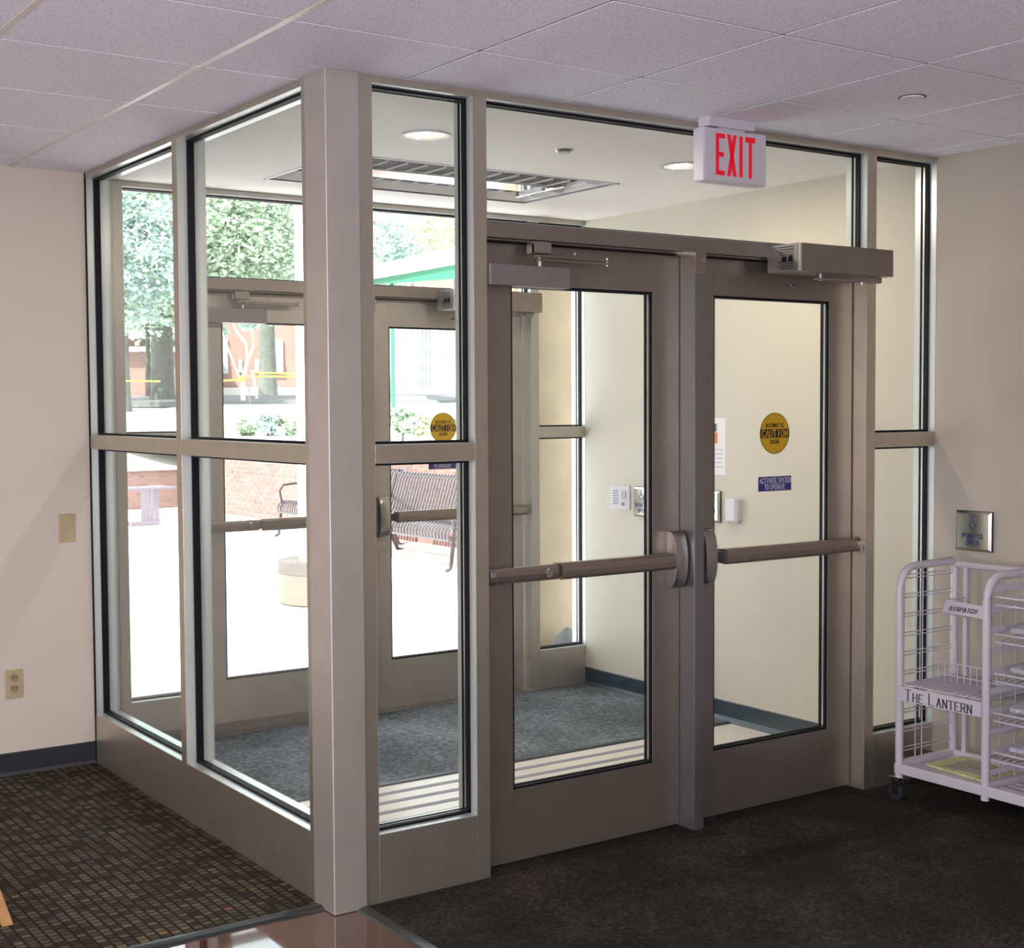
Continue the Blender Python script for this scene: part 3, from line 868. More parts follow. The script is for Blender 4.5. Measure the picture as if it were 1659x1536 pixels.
def blue(x0, x1, z0, z1, y, label):
    t = thing('instruction_sticker', label, 'sticker', ((x0 + x1) / 2, y, z0))
    obj('label_sheet', B(x0, x1, y, y + 0.0008, z0, z1), M['blue_stk'], t)
    w_ = x1 - x0
    tx = MB()
    text(tx, 'ACTIVATE SWITCH', (x0 + 0.008, y, z0 + (z1 - z0) * .55), (1, 0, 0), (0, 0, 1), (0, -1, 0), w_ * .050, (z1 - z0) * .34, w_ * .0655, 0.0036)
    obj('lettering', tx, M['sticker_text'], t); tx = MB()
    text(tx, 'TO OPERATE', (x0 + w_ * .19, y, z0 + (z1 - z0) * .12), (1, 0, 0), (0, 0, 1), (0, -1, 0), w_ * .050, (z1 - z0) * .32, w_ * .0655, 0.0036)
    obj('lettering', tx, M['sticker_text'], t)


caution(2.018, 1.487, LY + 0.0178, 'round yellow CAUTION sticker on the inner door under the operator box')
blue(1.929, 2.111, 1.258, 1.316, LY + 0.0178, 'blue ACTIVATE SWITCH sticker on the inner door, below the yellow disc')
caution(1.986, 1.484, YO + LY + 0.0178, 'round yellow CAUTION sticker on the outer door above the slatted bench')
blue(1.892, 2.067, 1.262, 1.318, YO + LY + 0.0178, 'blue instruction sticker on the outer door, half hidden by the sidelight rail')

# ------------------------------------------------------------------ exit sign
t = thing('exit_sign', 'white exit sign with red letters hanging from the ceiling tiles', 'sign', (1.6, -0.09, 2.405))
ex0, ex1, ez0, ez1, ey0, ey1 = 1.447, 1.756, 2.407, 2.598, -0.122, -0.062
obj('housing', B(ex0, ex1, ey0 + 0.004, ey1, ez0, ez1), M['white_plastic'], t, 0.004)
obj('face_plate', B(ex0 + 0.004, ex1 - 0.003, ey0, ey0 + 0.005, ez0 + 0.004, ez1 - 0.003), M['white_plastic'], t, 0.002)
obj('canopy', B(1.475, 1.70, ey0 + 0.004, ey1 + 0.004, 2.605, H), M['white_plastic'], t, 0.004)
obj('canopy_stem', B(1.53, 1.66, ey0 + 0.014, ey1 - 0.006, 2.590, 2.612), M['white_plastic'], t)
tx = MB()
yq0, yq1 = ey0 - 0.0012, ey0 + 0.001
x0, zb_, zt_ = 1.502, 2.431, 2.580
lw, st = 0.044, 0.0155
def poly(pts): tx.prism(pts, 'y', yq0, yq1)
h_ = zt_ - zb_
# E
poly([(x0, zb_), (x0 + st, zb_), (x0 + st, zt_), (x0, zt_)])
for zz, ww in ((zb_, lw), (zb_ + h_ * .44, lw * .88), (zt_ - st * 1.1, lw)):
    poly([(x0 + st, zz), (x0 + ww, zz), (x0 + ww, zz + st * 1.1), (x0 + st, zz + st * 1.1)])
# X
xx = x0 + 0.055
poly([(xx, zb_), (xx + 0.018, zb_), (xx + 0.048, zt_), (xx + 0.030, zt_)])
poly([(xx + 0.030, zb_), (xx + 0.048, zb_), (xx + 0.018, zt_), (xx, zt_)])
# I
xx = x0 + 0.116
poly([(xx, zb_), (xx + 0.0165, zb_), (xx + 0.0165, zt_), (xx, zt_)])
# T
xx = x0 + 0.146
poly([(xx, zt_ - 0.020), (xx + 0.050, zt_ - 0.020), (xx + 0.050, zt_), (xx, zt_)])
poly([(xx + 0.017, zb_), (xx + 0.033, zb_), (xx + 0.033, zt_ - 0.020), (xx + 0.017, zt_ - 0.020)])
obj('letters', tx, M['red'], t)

# ------------------------------------------------------------------ ceiling fittings
t = thing('sprinkler_cover', 'flat round cover plate set in a lobby ceiling tile', 'cover plate', (1.846, -0.72, H))
obj('cover_disc', MB().cyl((1.846, -0.72, H - 0.006), 0.040, 0.008, 'z', 28), M['ceil_tile'], t)
obj('shadow_ring', MB().ring((1.846, -0.72, H - 0.002), 0.040, 0.046, 0.004), M['black_ink'], t)
t = thing('smoke_detector', 'flat grey round detector on the vestibule ceiling between the two downlights', 'detector', (1.452, 0.718, H))
obj('rim', MB().cyl((1.452, 0.718, H - 0.010), 0.034, 0.012, 'z', 28, 0.040), M['steel'], t)
obj('cover_disc', MB().cyl((1.452, 0.718, H - 0.014), 0.026, 0.006, 'z', 28), M['white_plastic'], t)


def downlight(x, y, label, power):
    t = thing('downlight', label, 'ceiling light', (x, y, H), 'recessed vestibule downlights')
    r = 0.088
    obj('trim_ring', MB().ring((x, y, H - 0.006), r - 0.008, r + 0.006, 0.007, 40), M['white_plastic'], t, smooth=True)
    n = 32
    vs, fs = [], []
    prof = [(r - 0.008, H - 0.004), (r - 0.006, H - 0.0015), (0.0, H - 0.001)]
    for rad, z in prof:
        for i in range(n):
            a = 2 * math.pi * i / n
            vs.append((x + rad * math.cos(a), y + rad * math.sin(a), z))
    for k in range(2):
        for i in range(n):
            j = (i + 1) % n
            fs.append((k * n + i, k * n + j, (k + 1) * n + j, (k + 1) * n + i))
    obj('reflector', MB().add(vs, fs), M['lamp'], t)
    obj('lamp_tube', MB().cyl((x - 0.012, y - 0.05, H - 0.003), 0.008, 0.1, 'y', 10), M['lamp_w'], t)
    l = bpy.data.lights.new('downlight_lamp', 'AREA'); l.shape = 'DISK'; l.size = 0.04; l.energy = power; l.color = (1, 0.86, 0.72)
    lo = bpy.data.objects.new('downlight_lamp', l); lo.location = (x, y, H - 0.012); C.objects.link(lo)
    lo.parent = t; lo.matrix_parent_inverse = Matrix.Translation(-wloc(t))


downlight(0.809, 0.745, 'round recessed downlight glowing near the corner post', 9)
downlight(2.103, 0.738, 'round recessed downlight glowing beside the exit sign', 9)

# air unit in the vestibule ceiling
t = thing('air_curtain_unit', 'long recessed air unit with brown grille strips in the vestibule ceiling', 'vent', ((UX0 + UX1) / 2, (UY0 + UY1) / 2, H))
m = MB()
w_ = 0.012
m.box(UX0, UX1, UY0, UY0 + w_, H - 0.004, H + 0.004).box(UX0, UX1, UY1 - w_, UY1, H - 0.004, H + 0.004).box(UX0, UX0 + w_, UY0, UY1, H - 0.004, H + 0.004).box(UX1 - w_, UX1, UY0, UY1, H - 0.004, H + 0.004)
obj('rim', m, M['white_plastic'], t)
obj('tray', MB().box(UX0 + w_, UX1 - w_, UY0 + w_, UY1 - w_, H + 0.05, H + 0.06).box(UX0 + .004, UX0 + w_, UY0, UY1, H, H + .06).box(UX1 - w_, UX1 - .004, UY0, UY1, H, H + .06).box(UX0, UX1, UY0 + .004, UY0 + w_, H, H + .06).box(UX0, UX1, UY1 - w_, UY1 - .004, H, H + .06), M['plaster'], t)
g1 = obj('grille', B(UX0 + 0.10, 2.06, 1.43, 1.61, H + 0.022, H + 0.03), M['brown_slat'], t)
g2 = obj('grille', B(UX0 + 0.10, 1.99, 1.80, 1.90, H + 0.022, H + 0.03), M['brown_slat'], t)
for g, y0_, y1_, xe in ((g1, 1.425, 1.615, 2.06), (g2, 1.795, 1.905, 1.99)):
    xq = UX0 + 0.10
    while xq < xe:
        obj('grille_slat', B(xq - 0.0018, xq + 0.0018, y0_, y1_, H + 0.014, H + 0.022), M['white_plastic'], g)
        xq += 0.098
obj('centre_panel', B(UX0 + 0.10, 2.02, 1.62, 1.79, H + 0.012, H + 0.03), M['glossy_white'], t)
obj('end_bracket', B(2.03, 2.05, 1.50, 1.90, H - 0.002, H + 0.03), M['steel'], t, 0.003)
obj('end_box', B(2.06, 2.15, 1.36, 1.48, H + 0.0, H + 0.04), M['white_plastic'], t, 0.006)
obj('end_box', B(2.02, 2.15, 1.66, 1.86, H + 0.0, H + 0.04), M['white_plastic'], t, 0.006)

# ------------------------------------------------------------------ wall plates
t = thing('blank_wall_plate', 'beige blank switch plate high on the cream wall above the outlet', 'wall plate', (-0.108, YD, 1.07))
obj('plate', B(-0.145, -0.074, YD - 0.006, YD, 1.010, 1.135), M['almond'], t, 0.0025)
t = thing('power_outlet', 'beige duplex outlet low on the cream wall above the black base', 'outlet', (-0.352, YD, 0.40))
obj('plate', B(-0.389, -0.315, YD - 0.006, YD, 0.342, 0.468), M['almond'], t, 0.0025)
for zc in (0.432, 0.385):
    s_ = obj('socket', MB().cyl((-0.352, YD - 0.010, zc), 0.0175, 0.005, 'y', 22, 0.018), M['almond2'], t, smooth=True)
    obj('slot', MB().box(-0.360, -0.357, YD - 0.0108, YD - 0.0095, zc - 0.002, zc + 0.008).box(-0.347, -0.344, YD - 0.0108, YD - 0.0095, zc - 0.002, zc + 0.006), M['black_ink'], s_)


def wheelchair(mb, yc, zc, s, x, sgn=-1):
    """wheelchair symbol and figure on a plate facing -x; horizontal axis runs along -y"""
    def seg(a, b, c, d, th):
        p0, p1 = Vector((a, b)), Vector((c, d)); dd = (p1 - p0).normalized(); nn = Vector((-dd.y, dd.x)) * th / 2
        q = [p0 - nn, p1 - nn, p1 + nn, p0 + nn]
        mb.prism([(yc - u.x * s, zc + u.y * s) for u in q], 'x', x - 0.0008, x)
    n = 14
    for k in range(n):
        a0 = R(100) + R(270) * k / n; a1 = R(100) + R(270) * (k + 1) / n
        seg(.45 * math.cos(a0) - .05, .45 * math.sin(a0) - .25, .45 * math.cos(a1) - .05, .45 * math.sin(a1) - .25, .12)
    seg(-.1, .62, -.05, .05, .16); seg(-.05, .05, .4, .05, .14); seg(.4, .05, .6, -.5, .14); seg(-.05, .36, .35, .33, .1)
    n = 10
    mb.prism([(yc - (-.1 + .15 * math.cos(2 * math.pi * k / n)) * s, zc + (.82 + .15 * math.sin(2 * math.pi * k / n)) * s) for k in range(n)], 'x', x - 0.0008, x)


def push_plate(y0, y1, z0, z1, label):
    t = thing('push_plate', label, 'push plate', (XR, (y0 + y1) / 2, z0))
    obj('back_box', B(XR - 0.010, XR, y0 - 0.003, y1 + 0.003, z0 - 0.003, z1 + 0.003), M['steel_dark'], t, 0.002)
    e = 0.009
    mb = MB()
    xo, xi = XR - 0.010, XR - 0.019
    vs = [(xo, y0, z0), (xo, y1, z0), (xo, y1, z1), (xo, y0, z1), (xi, y0 + e, z0 + e), (xi, y1 - e, z0 + e), (xi, y1 - e, z1 - e), (xi, y0 + e, z1 - e)]
    mb.add(vs, [(0, 1, 2, 3), (4, 7, 6, 5), (0, 4, 5, 1), (1, 5, 6, 2), (2, 6, 7, 3), (3, 7, 4, 0)])
    obj('steel_plate', mb, M['steel'], t)
    ym, zm = (y0 + y1) / 2, (z0 + z1) / 2
    mb = MB(); wheelchair(mb, ym, zm + 0.034, 0.030, xi)
    obj('wheelchair_symbol', mb, M['blue_ink'], t)
    mb = MB()
    text(mb, 'PUSH TO', (xi, ym + 0.050, zm - 0.030), (0, -1, 0), (0, 0, 1), (-1, 0, 0), 0.0105, 0.019, 0.0158, 0.0042)
    obj('lettering', mb, M['blue_ink'], t); mb = MB()
    text(mb, 'OPEN', (xi, ym + 0.030, zm - 0.058), (0, -1, 0), (0, 0, 1), (-1, 0, 0), 0.0105, 0.019, 0.0158, 0.0042)
    obj('lettering', mb, M['blue_ink'], t)


push_plate(-0.297, -0.124, 0.991, 1.152, 'square steel push plate with blue wheelchair symbol above the white wire rack')
push_plate(1.850, 1.993, 1.001, 1.157, 'steel push plate in the vestibule beside the white intercom plate')
push_plate(1.318, 1.470, 1.007, 1.162, 'steel push plate in the vestibule just behind the door mullion')

t = thing('intercom_plate', 'white plate with slots on the vestibule wall near the outer screen', 'wall plate', (XR, 2.12, 1.03))
obj('plate', B(XR - 0.008, XR, 2.037, 2.204, 1.028, 1.160), M['white_plastic'], t, 0.003)
mb = MB()
for k in range(6):
    for q in range(4):
        mb.box(XR - 0.009, XR - 0.008, 2.172 - q * 0.012, 2.178 - q * 0.012, 1.055 + k * 0.014, 1.060 + k * 0.014)
obj('speaker_holes', mb, M['black_ink'], t)
for y_ in (2.100, 2.076):
    obj('slot_cover', B(XR - 0.014, XR - 0.008, y_ - 0.006, y_ + 0.006, 1.086, 1.130), M['white_plastic'], t, 0.001)
obj('button', MB().cyl((XR - 0.013, 2.090, 1.058), 0.009, 0.006, 'x', 14), M['steel'], t)

t = thing('wall_sensor_box', 'small white box on the vestibule wall seen through the inner door', 'sensor', (XR, 1.22, 1.02))
obj('housing', MB().prism([(XR, 1.170), (XR, 1.268), (XR - 0.012, 1.268), (XR - 0.030, 1.255), (XR - 0.034, 1.190), (XR - 0.026, 1.172)], 'z', 1.020, 1.134), M['white_plastic'], t, 0.004)
obj('base_tab', B(XR - 0.016, XR, 1.185, 1.225, 1.010, 1.022), M['white_plastic'], t, 0.002)

t = thing('paper_notice', 'white paper notice with an orange mark taped in the vestibule', 'poster', (XR, 1.4, 1.24))
obj('sheet', B(XR - 0.0015, XR, 1.287, 1.520, 1.246, 1.533), M['paper'], t)
obj('printed_block', B(XR - 0.002, XR - 0.0015, 1.345, 1.50, 1.405, 1.462), M['orange'], t)
obj('printed_block', B(XR - 0.002, XR - 0.0015, 1.352, 1.50, 1.466, 1.505), M['base_v'], t)
mb = MB()
for k in range(5): mb.box(XR - 0.002, XR - 0.0015, 1.31, 1.49, 1.285 + k * 0.022, 1.288 + k * 0.022)
obj('text_lines', mb, M['tile_groove'], t)

# ------------------------------------------------------------------ newspaper rack
RX0, RX1 = 2.44, 2.775
rk = thing('newspaper_rack', 'white tubular wire newspaper rack on casters against the cream wall', 'rack', ((RX0 + RX1) / 2, -0.75, 0))


def hoop(y, zb):
    pts = [(RX0, y, zb)]
    r = 0.085; zt = 0.950
    pts += [(RX0, y, 0.5)]
    for k in range(7):
        a = math.pi - (math.pi / 2) * k / 6
        pts.append((RX0 + r + r * math.cos(a), y, zt - r + r * math.sin(a)))
    pts += [(RX1 - 0.02, y, zt + 0.004), (RX1, y, zt - 0.012), (RX1, y, zt - 0.03), (RX1, y, 0.5), (RX1, y, zb)]
    return MB().tube(pts, 0.016, 10)


ys_h = [-0.19, -0.60, -1.02, -1.44]
for k, y in enumerate(ys_h):
    obj('hoop', hoop(y, 0.10), M['white'], rk, smooth=True)
    obj('bottom_bar', B(RX0, RX1, y - 0.014, y + 0.014, 0.135, 0.168), M['white'], rk, 0.003)
    mb = MB()
    z = 0.205
    while z < 0.93:
        if k == 0:
            for dz in (0, 0.014):
                mb.tube([(RX0 + 0.01, y, z + dz), (RX1 - 0.01, y, z + dz)], 0.0024, 5)
        else:
            mb.box(RX0 + 0.01, RX1 - 0.01, y - 0.012, y - 0.009, z - 0.010, z + 0.012)
        z += 0.0775
    for xx in (RX0 + 0.10, RX0 + 0.14) if k == 0 else (RX0 + 0.09, RX0 + 0.18, RX0 + 0.27):
        mb.tube([(xx, y + 0.003, 0.165), (xx, y + 0.003, 0.945)], 0.0026, 5)
    obj('wire_grid', mb, M['white'], rk)
obj('front_bottom_rail', B(RX0 - 0.014, RX0 + 0.014, -1.46, -0.175, 0.118, 0.158), M['white'], rk, 0.004)
obj('back_bottom_rail', B(RX1 - 0.014, RX1 + 0.014, -1.46, -0.175, 0.135, 0.168), M['white'], rk, 0.004)
obj('top_rail', MB().tube([(RX1, -0.19, 0.940), (RX1, -1.44, 0.940)], 0.014, 8), M['white'], rk, smooth=True)
for y in (-0.25, -0.66):
    obj('back_post', B(RX1 - 0.010, RX1 + 0.006, y - 0.010, y + 0.010, 0.16, 0.93), M['white'], rk)
obj('bottom_tray', MB().box(RX0 + 0.014, RX1 - 0.014, -0.585, -0.205, 0.140, 0.146), M['white'], rk)
mb = MB()
for k in range(7): mb.box(RX0 + 0.02 + k * 0.045, RX0 + 0.042 + k * 0.045, -1.43, -0.62, 0.140, 0.146)
obj('tray_slats', mb, M['white'], rk)
# sign shelf bands between the hoops
pl = obj('sign_plate', MB().box(RX0 - 0.020, RX0 - 0.014, -0.592, -0.200, 0.418, 0.476), M['white'], rk)
mb = MB()
tw = text(mb, 'THE ', (RX0 - 0.020, -0.236, 0.424), (0, -1, 0), (0, 0, 1), (-1, 0, 0), 0.024, 0.043, 0.0375, 0.0052, serif=True, small=0.76)
obj('lettering', mb, M['black_ink'], pl); mb = MB()
text(mb, 'LANTERN', (RX0 - 0.020, -0.236 - tw, 0.424), (0, -1, 0), (0, 0, 1), (-1, 0, 0), 0.024, 0.043, 0.0375, 0.0052, serif=True, small=0.76)
obj('lettering', mb, M['black_ink'], pl)
sh = obj('wire_shelf', MB().box(RX0, RX1, -0.59, -0.20, 0.478, 0.482), M['white'], rk)
mb = MB()
for k in range(14): mb.tube([(RX0, -0.215 - k * 0.027, 0.486), (RX1, -0.215 - k * 0.027, 0.486)], 0.0025, 5)
obj('shelf_wires', mb, M['white'], sh)
# small tilted tag at mid height on a bracket at the back
pl2 = obj('tag_plate', MB().add([(RX1 - 0.145, -0.245, 0.760), (RX1 - 0.145, -0.470, 0.752), (RX1 - 0.120, -0.470, 0.798), (RX1 - 0.120, -0.245, 0.806), (RX1 - 0.141, -0.245, 0.760), (RX1 - 0.141, -0.470, 0.752), (RX1 - 0.116, -0.470, 0.798), (RX1 - 0.116, -0.245, 0.806)],
          [(0, 1, 2, 3), (4, 7, 6, 5), (0, 4, 5, 1), (1, 5, 6, 2), (2, 6, 7, 3), (3, 7, 4, 0)]), M['white'], rk)
mb = MB()
text(mb, 'DISPATCH', (RX1 - 0.1425, -0.275, 0.770), (0, -1, 0), (0.47, 0, 0.88), (-0.88, 0, 0.47), 0.0105, 0.017, 0.0168, 0.0030, d=0.001, serif=True, shear=0.15)
obj('lettering', mb, M['black_ink'], pl2)
obj('tag_bracket', MB().tube([(RX1 - 0.142, -0.245, 0.756), (RX1 - 0.05, -0.30, 0.735), (RX1, -0.30, 0.735)], 0.003, 6).tube([(RX1 - 0.118, -0.245, 0.806), (RX1, -0.25, 0.806)], 0.003, 6), M['white'], rk)
# inner wire basket at the back, and side shelves in the next bay
for zz, y0_, y1_, dep in ((0.46, -0.58, -0.24, 0.16),):
    mb = MB()
    for k in range(12):
        yk = y0_ + (y1_ - y0_) * k / 11
        mb.tube([(RX1 - dep, yk, zz + 0.10), (RX1 - dep, yk, zz), (RX1, yk, zz)], 0.0026, 5)
    for q in (0.0, 0.05, 0.10): mb.tube([(RX1 - dep, y0_, zz + q), (RX1 - dep, y1_, zz + q)], 0.003, 5)
    obj('wire_basket', mb, M['white'], rk)
for zz in (0.27, 0.42, 0.57, 0.72, 0.86):
    mb = MB()
    for k in range(13):
        yk = -0.63 - 0.37 * k / 12
        mb.tube([(RX0 + 0.02, yk, zz - 0.015), (RX1, yk, zz + 0.03)], 0.0028, 5)
    mb.tube([(RX0 + 0.02, -0.62, zz - 0.015), (RX0 + 0.02, -1.01, zz - 0.015)], 0.004, 6)
    mb.tube([(RX0 + 0.02, -0.62, zz + 0.015), (RX0 + 0.02, -1.01, zz + 0.015)], 0.004, 6)
    obj('wire_shelf', mb, M['white'], rk)
for (cx, cy) in ((RX0 - 0.002, -0.175), (RX1, -0.175), (RX0, -1.44), (RX1, -1.44)):
    c_ = obj('caster', MB().box(cx - 0.022, cx + 0.022, cy - 0.018, cy + 0.018, 0.092, 0.104).box(cx - 0.020, cx - 0.017, cy - 0.026, cy + 0.006, 0.035, 0.094).box(cx + 0.017, cx + 0.020, cy - 0.026, cy + 0.006, 0.035, 0.094), M['steel'], rk, 0.001)
    obj('wheel', MB().cyl((cx - 0.013, cy - 0.008, 0.040), 0.034, 0.026, 'x', 24), M['steel_dark'], c_, 0.003, smooth=True)
    obj('hub', MB().cyl((cx - 0.0165, cy - 0.008, 0.040), 0.010, 0.033, 'x', 14), M['steel'], c_, smooth=True)

t = thing('newspaper', 'yellow folded newspaper lying on the bottom tray of the wire rack', 'newspaper', (2.6, -0.38, 0.146))
m = MB().add([(2.50, -0.55, 0.147), (2.72, -0.57, 0.147), (2.74, -0.27, 0.147), (2.53, -0.25, 0.147), (2.50, -0.55, 0.155), (2.72, -0.57, 0.156), (2.74, -0.27, 0.158), (2.53, -0.25, 0.155)],
             [(0, 1, 2, 3), (4, 7, 6, 5), (0, 4, 5, 1), (1, 5, 6, 2), (2, 6, 7, 3), (3, 7, 4, 0)])
obj('folded_sheets', m, M['newsprint'], t)
mb = MB()
for k in range(6): mb.box(2.55 + k * 0.028, 2.562 + k * 0.028, -0.53, -0.32, 0.1552, 0.1582)
obj('text_lines', mb, M['tile_groove'], t)

nm = ['at knee height', 'second from the bottom', 'on the middle shelf', 'on the upper shelf']
for k, zz in enumerate((0.30, 0.45, 0.60, 0.75)):
    t = thing('newspaper', 'grey newspaper stack in the wire rack, ' + nm[k], 'newspaper', (2.62, -0.82, zz), 'newspapers in the wire rack')
    obj('folded_sheets', MB().add([(2.50, -0.97, zz - 0.008), (2.74, -0.97, zz + 0.026), (2.74, -0.66, zz + 0.026), (2.50, -0.66, zz - 0.008), (2.50, -0.97, zz + 0.008), (2.74, -0.97, zz + 0.042), (2.74, -0.66, zz + 0.042), (2.50, -0.66, zz + 0.008)],
                                  [(0, 1, 2, 3), (4, 7, 6, 5), (0, 4, 5, 1), (1, 5, 6, 2), (2, 6, 7, 3), (3, 7, 4, 0)]), M['news_grey'], t)

# ------------------------------------------------------------------ wooden stool, only one leg foot in view
t = thing('wooden_stool', 'pale oak stool on the patterned carpet, only a leg foot in view', 'stool', (-1.19, 0.62, 0))
cx, cy = -1.19, 0.60
for sx, sy in ((1, -1), (1, 1), (-1, 1), (-1, -1)):
    fx, fy = cx + sx * 0.315 * (1 if sx > 0 else 1), cy + sy * 0.09 if False else cy + sy * (0.09 if sy < 0 else 0.3)
    tx_, ty_ = cx + sx * 0.13, cy + sy * 0.10
    w_ = 0.017
    mb = MB().add([(fx - w_, fy - w_, 0.006), (fx + w_, fy - w_, 0.006), (fx + w_, fy + w_, 0.006), (fx - w_, fy + w_, 0.006), (tx_ - w_, ty_ - w_, 0.60), (tx_ + w_, ty_ - w_, 0.60), (tx_ + w_, ty_ + w_, 0.60), (tx_ - w_, ty_ + w_, 0.60)],
                  [(0, 3, 2, 1), (4, 5, 6, 7), (0, 1, 5, 4), (1, 2, 6, 5), (2, 3, 7, 6), (3, 0, 4, 7)])
    obj('leg', mb, M['oak'], t, 0.002)
obj('seat', MB().cyl((cx, cy, 0.595), 0.19, 0.035, 'z', 32), M['oak'], t, 0.006)

# ------------------------------------------------------------------ outdoors: ground
gr = obj('patio', B(-14, 30, YO + 0.12, 60, -0.30, -0.01), M['patio']); tag(gr, 'sunlit pale concrete patio outside the outer doors', 'patio', None, 'structure')
# raised planting ground behind the brick wall
mb = MB()
NX, NY = 34, 26
def terr(x, y):
    dx, dy = x - CAM.x, y - CAM.y
    d = math.hypot(dx, dy); s = dx / d
    k = min(1, max(0, (s - 0.362) / 0.012))
    base = 0.52 + 0.40 * k
    t_ = min(1, max(0, (d - 20.5) / 17.0))
    return base + (1.86 - base) * t_
cols = []
for j in range(NY + 1):
    for i in range(NX + 1):
        x = 6.62 + (60 - 6.62) * (i / NX) ** 1.6
        y = 4.0 + 56 * (j / NY)
        cols.append((x, y, terr(x, y)))
fs = [(j * (NX + 1) + i, j * (NX + 1) + i + 1, (j + 1) * (NX + 1) + i + 1, (j + 1) * (NX + 1) + i) for j in range(NY) for i in range(NX)]
lw_ = obj('lawn', MB().add(cols, fs), M['lawn'], smooth=True); tag(lw_, 'raised sunlit ground behind the low brick wall', 'lawn', None, 'structure')


def polar(px, d, z):
    """point at bearing slope of pixel column px (along the horizon) and horizontal distance d"""
    u = (px - 829.5) / FPX
    v = fw + r2 * u
    v = Vector((v.x, v.y, 0)).normalized()
    return Vector((CAM.x + v.x * d, CAM.y + v.y * d, z))


a, b, c_, d_ = polar(185, 34, 0), polar(760, 34, 0), polar(760, 38.5, 0), polar(185, 38.5, 0)
mb = MB().add([(a.x, a.y, 1.70), (b.x, b.y, 1.70), (c_.x, c_.y, 1.90), (d_.x, d_.y, 1.90)], [(0, 1, 2, 3)])
rd = obj('road', MB().add([(p.x, p.y, z) for p, z in ((a, 1.72), (b, 1.72), (c_, 1.90), (d_, 1.90), (a, 1.6), (b, 1.6), (c_, 1.75), (d_, 1.75))], [(0, 1, 2, 3), (4, 7, 6, 5), (0, 4, 5, 1), (1, 5, 6, 2), (2, 6, 7, 3), (3, 7, 4, 0)]), M['road'])
tag(rd, 'shaded grey road strip in front of the far brick building', 'road', None, 'structure')

# ------------------------------------------------------------------ brick walls, bricks picked out where they show
bw = struct('brick_wall_long', (6.4, 12.5, 0), 'low red brick wall behind the slatted bench, with a pale cap', 'wall')
BX = 6.40
BL, BH, BJ = 0.200, 0.057, 0.0105
obj('mortar_core', B(BX + 0.008, BX + 0.22, 6.4, 17.70, -0.02, 0.99), M['mortar'], bw)
obj('cap_stone', B(BX - 0.03, BX + 0.26, 6.4, 17.70, 0.985, 1.04), M['cap'], bw, 0.006)
bme = bpy.data.meshes.new('brick')
q = MB().box(-0.0, 0.03, -BL / 2, BL / 2, 0, BH)
bme.from_pydata(q.v, [], q.f); bme.materials.append(M['brick'])
bme_d = bme.copy(); bme_d.materials.clear(); bme_d.materials.append(M['brick_dark'])
bme_h = bpy.data.meshes.new('brick')
q = MB().box(-0.0, 0.03, -0.046, 0.046, 0, BH)
bme_h.from_pydata(q.v, [], q.f); bme_h.materials.append(M['brick'])
rest = MB()
nb = 0
vis = [(8.7, 11.1), (14.0, 16.9)]
row = 0
z = 0.0
cand = []
while row < 14:
    off = 0 if row % 2 else (BL + BJ) / 2
    hdr = row in (9,)
    step = (BL + BJ) / (2 if hdr else 1)
    y = 6.45 + off
    while y < 17.65:
        jit = random.uniform(-0.002, 0.002)
        cand.append((y, z, hdr, jit, any(a_ < y < b_ for a_, b_ in vis)))
        y += step
    z += BH + BJ
    row += 1
for y, z, hdr, jit, v_ in sorted(cand, key=lambda c: c[0]):
    if v_ and nb < 290:
        me = bme_h if hdr else (bme_d if random.random() < 0.05 else bme)
        o = link('brick', me)
        o.parent = bw; o.matrix_parent_inverse = Matrix.Translation(-wloc(bw))
        o.location = (BX + jit, y, z)
        nb += 1
    else:
        hl = 0.046 if hdr else BL / 2
        rest.box(BX + jit, BX + 0.03, y - hl, y + hl, z, z + BH)
o = obj('bricks', rest, M['brick'], bw); o['kind'] = 'stuff'

bw2 = struct('brick_wall_return', (5.5, 17, 0), 'low red brick return wall seen through the narrow far pane', 'wall')
p0, p1 = Vector((3.6, 17.50, 0)), Vector((6.85, 17.775, 0))
dv = (p1 - p0).normalized(); nv = Vector((dv.y, -dv.x, 0))
if nv.dot(CAM - p0) < 0: nv = -nv
Lw = (p1 - p0).length
def local_box(mb, s0, s1, n0, n1, z0, z1):
    P = [p0 + dv * s + nv * n for s, n in ((s0, n0), (s1, n0), (s1, n1), (s0, n1))]
    mb.add([(p.x, p.y, z0) for p in P] + [(p.x, p.y, z1) for p in P], [(0, 3, 2, 1), (4, 5, 6, 7), (0, 1, 5, 4), (1, 2, 6, 5), (2, 3, 7, 6), (3, 0, 4, 7)])
mb = MB(); local_box(mb, 0, Lw, -0.2, -0.008, 0, 0.60); obj('mortar_core', mb, M['mortar'], bw2)
mb = MB(); local_box(mb, 0, Lw, -0.23, 0.02, 0.595, 0.64); obj('cap_stone', mb, M['cap'], bw2)
for row in range(9):
    off = 0 if row % 2 else (BL + BJ) / 2
    s = 0.1 + off
    hdr = row == 7
    while s < Lw - 0.1:
        hl = 0.045 if hdr else BL / 2
        mb = MB(); local_box(mb, s - hl, s + hl, -0.02, 0.0, row * (BH + BJ), row * (BH + BJ) + BH)
        if s > 1.1: obj('brick', mb, M['brick'], bw2)
        s += 2 * hl + BJ

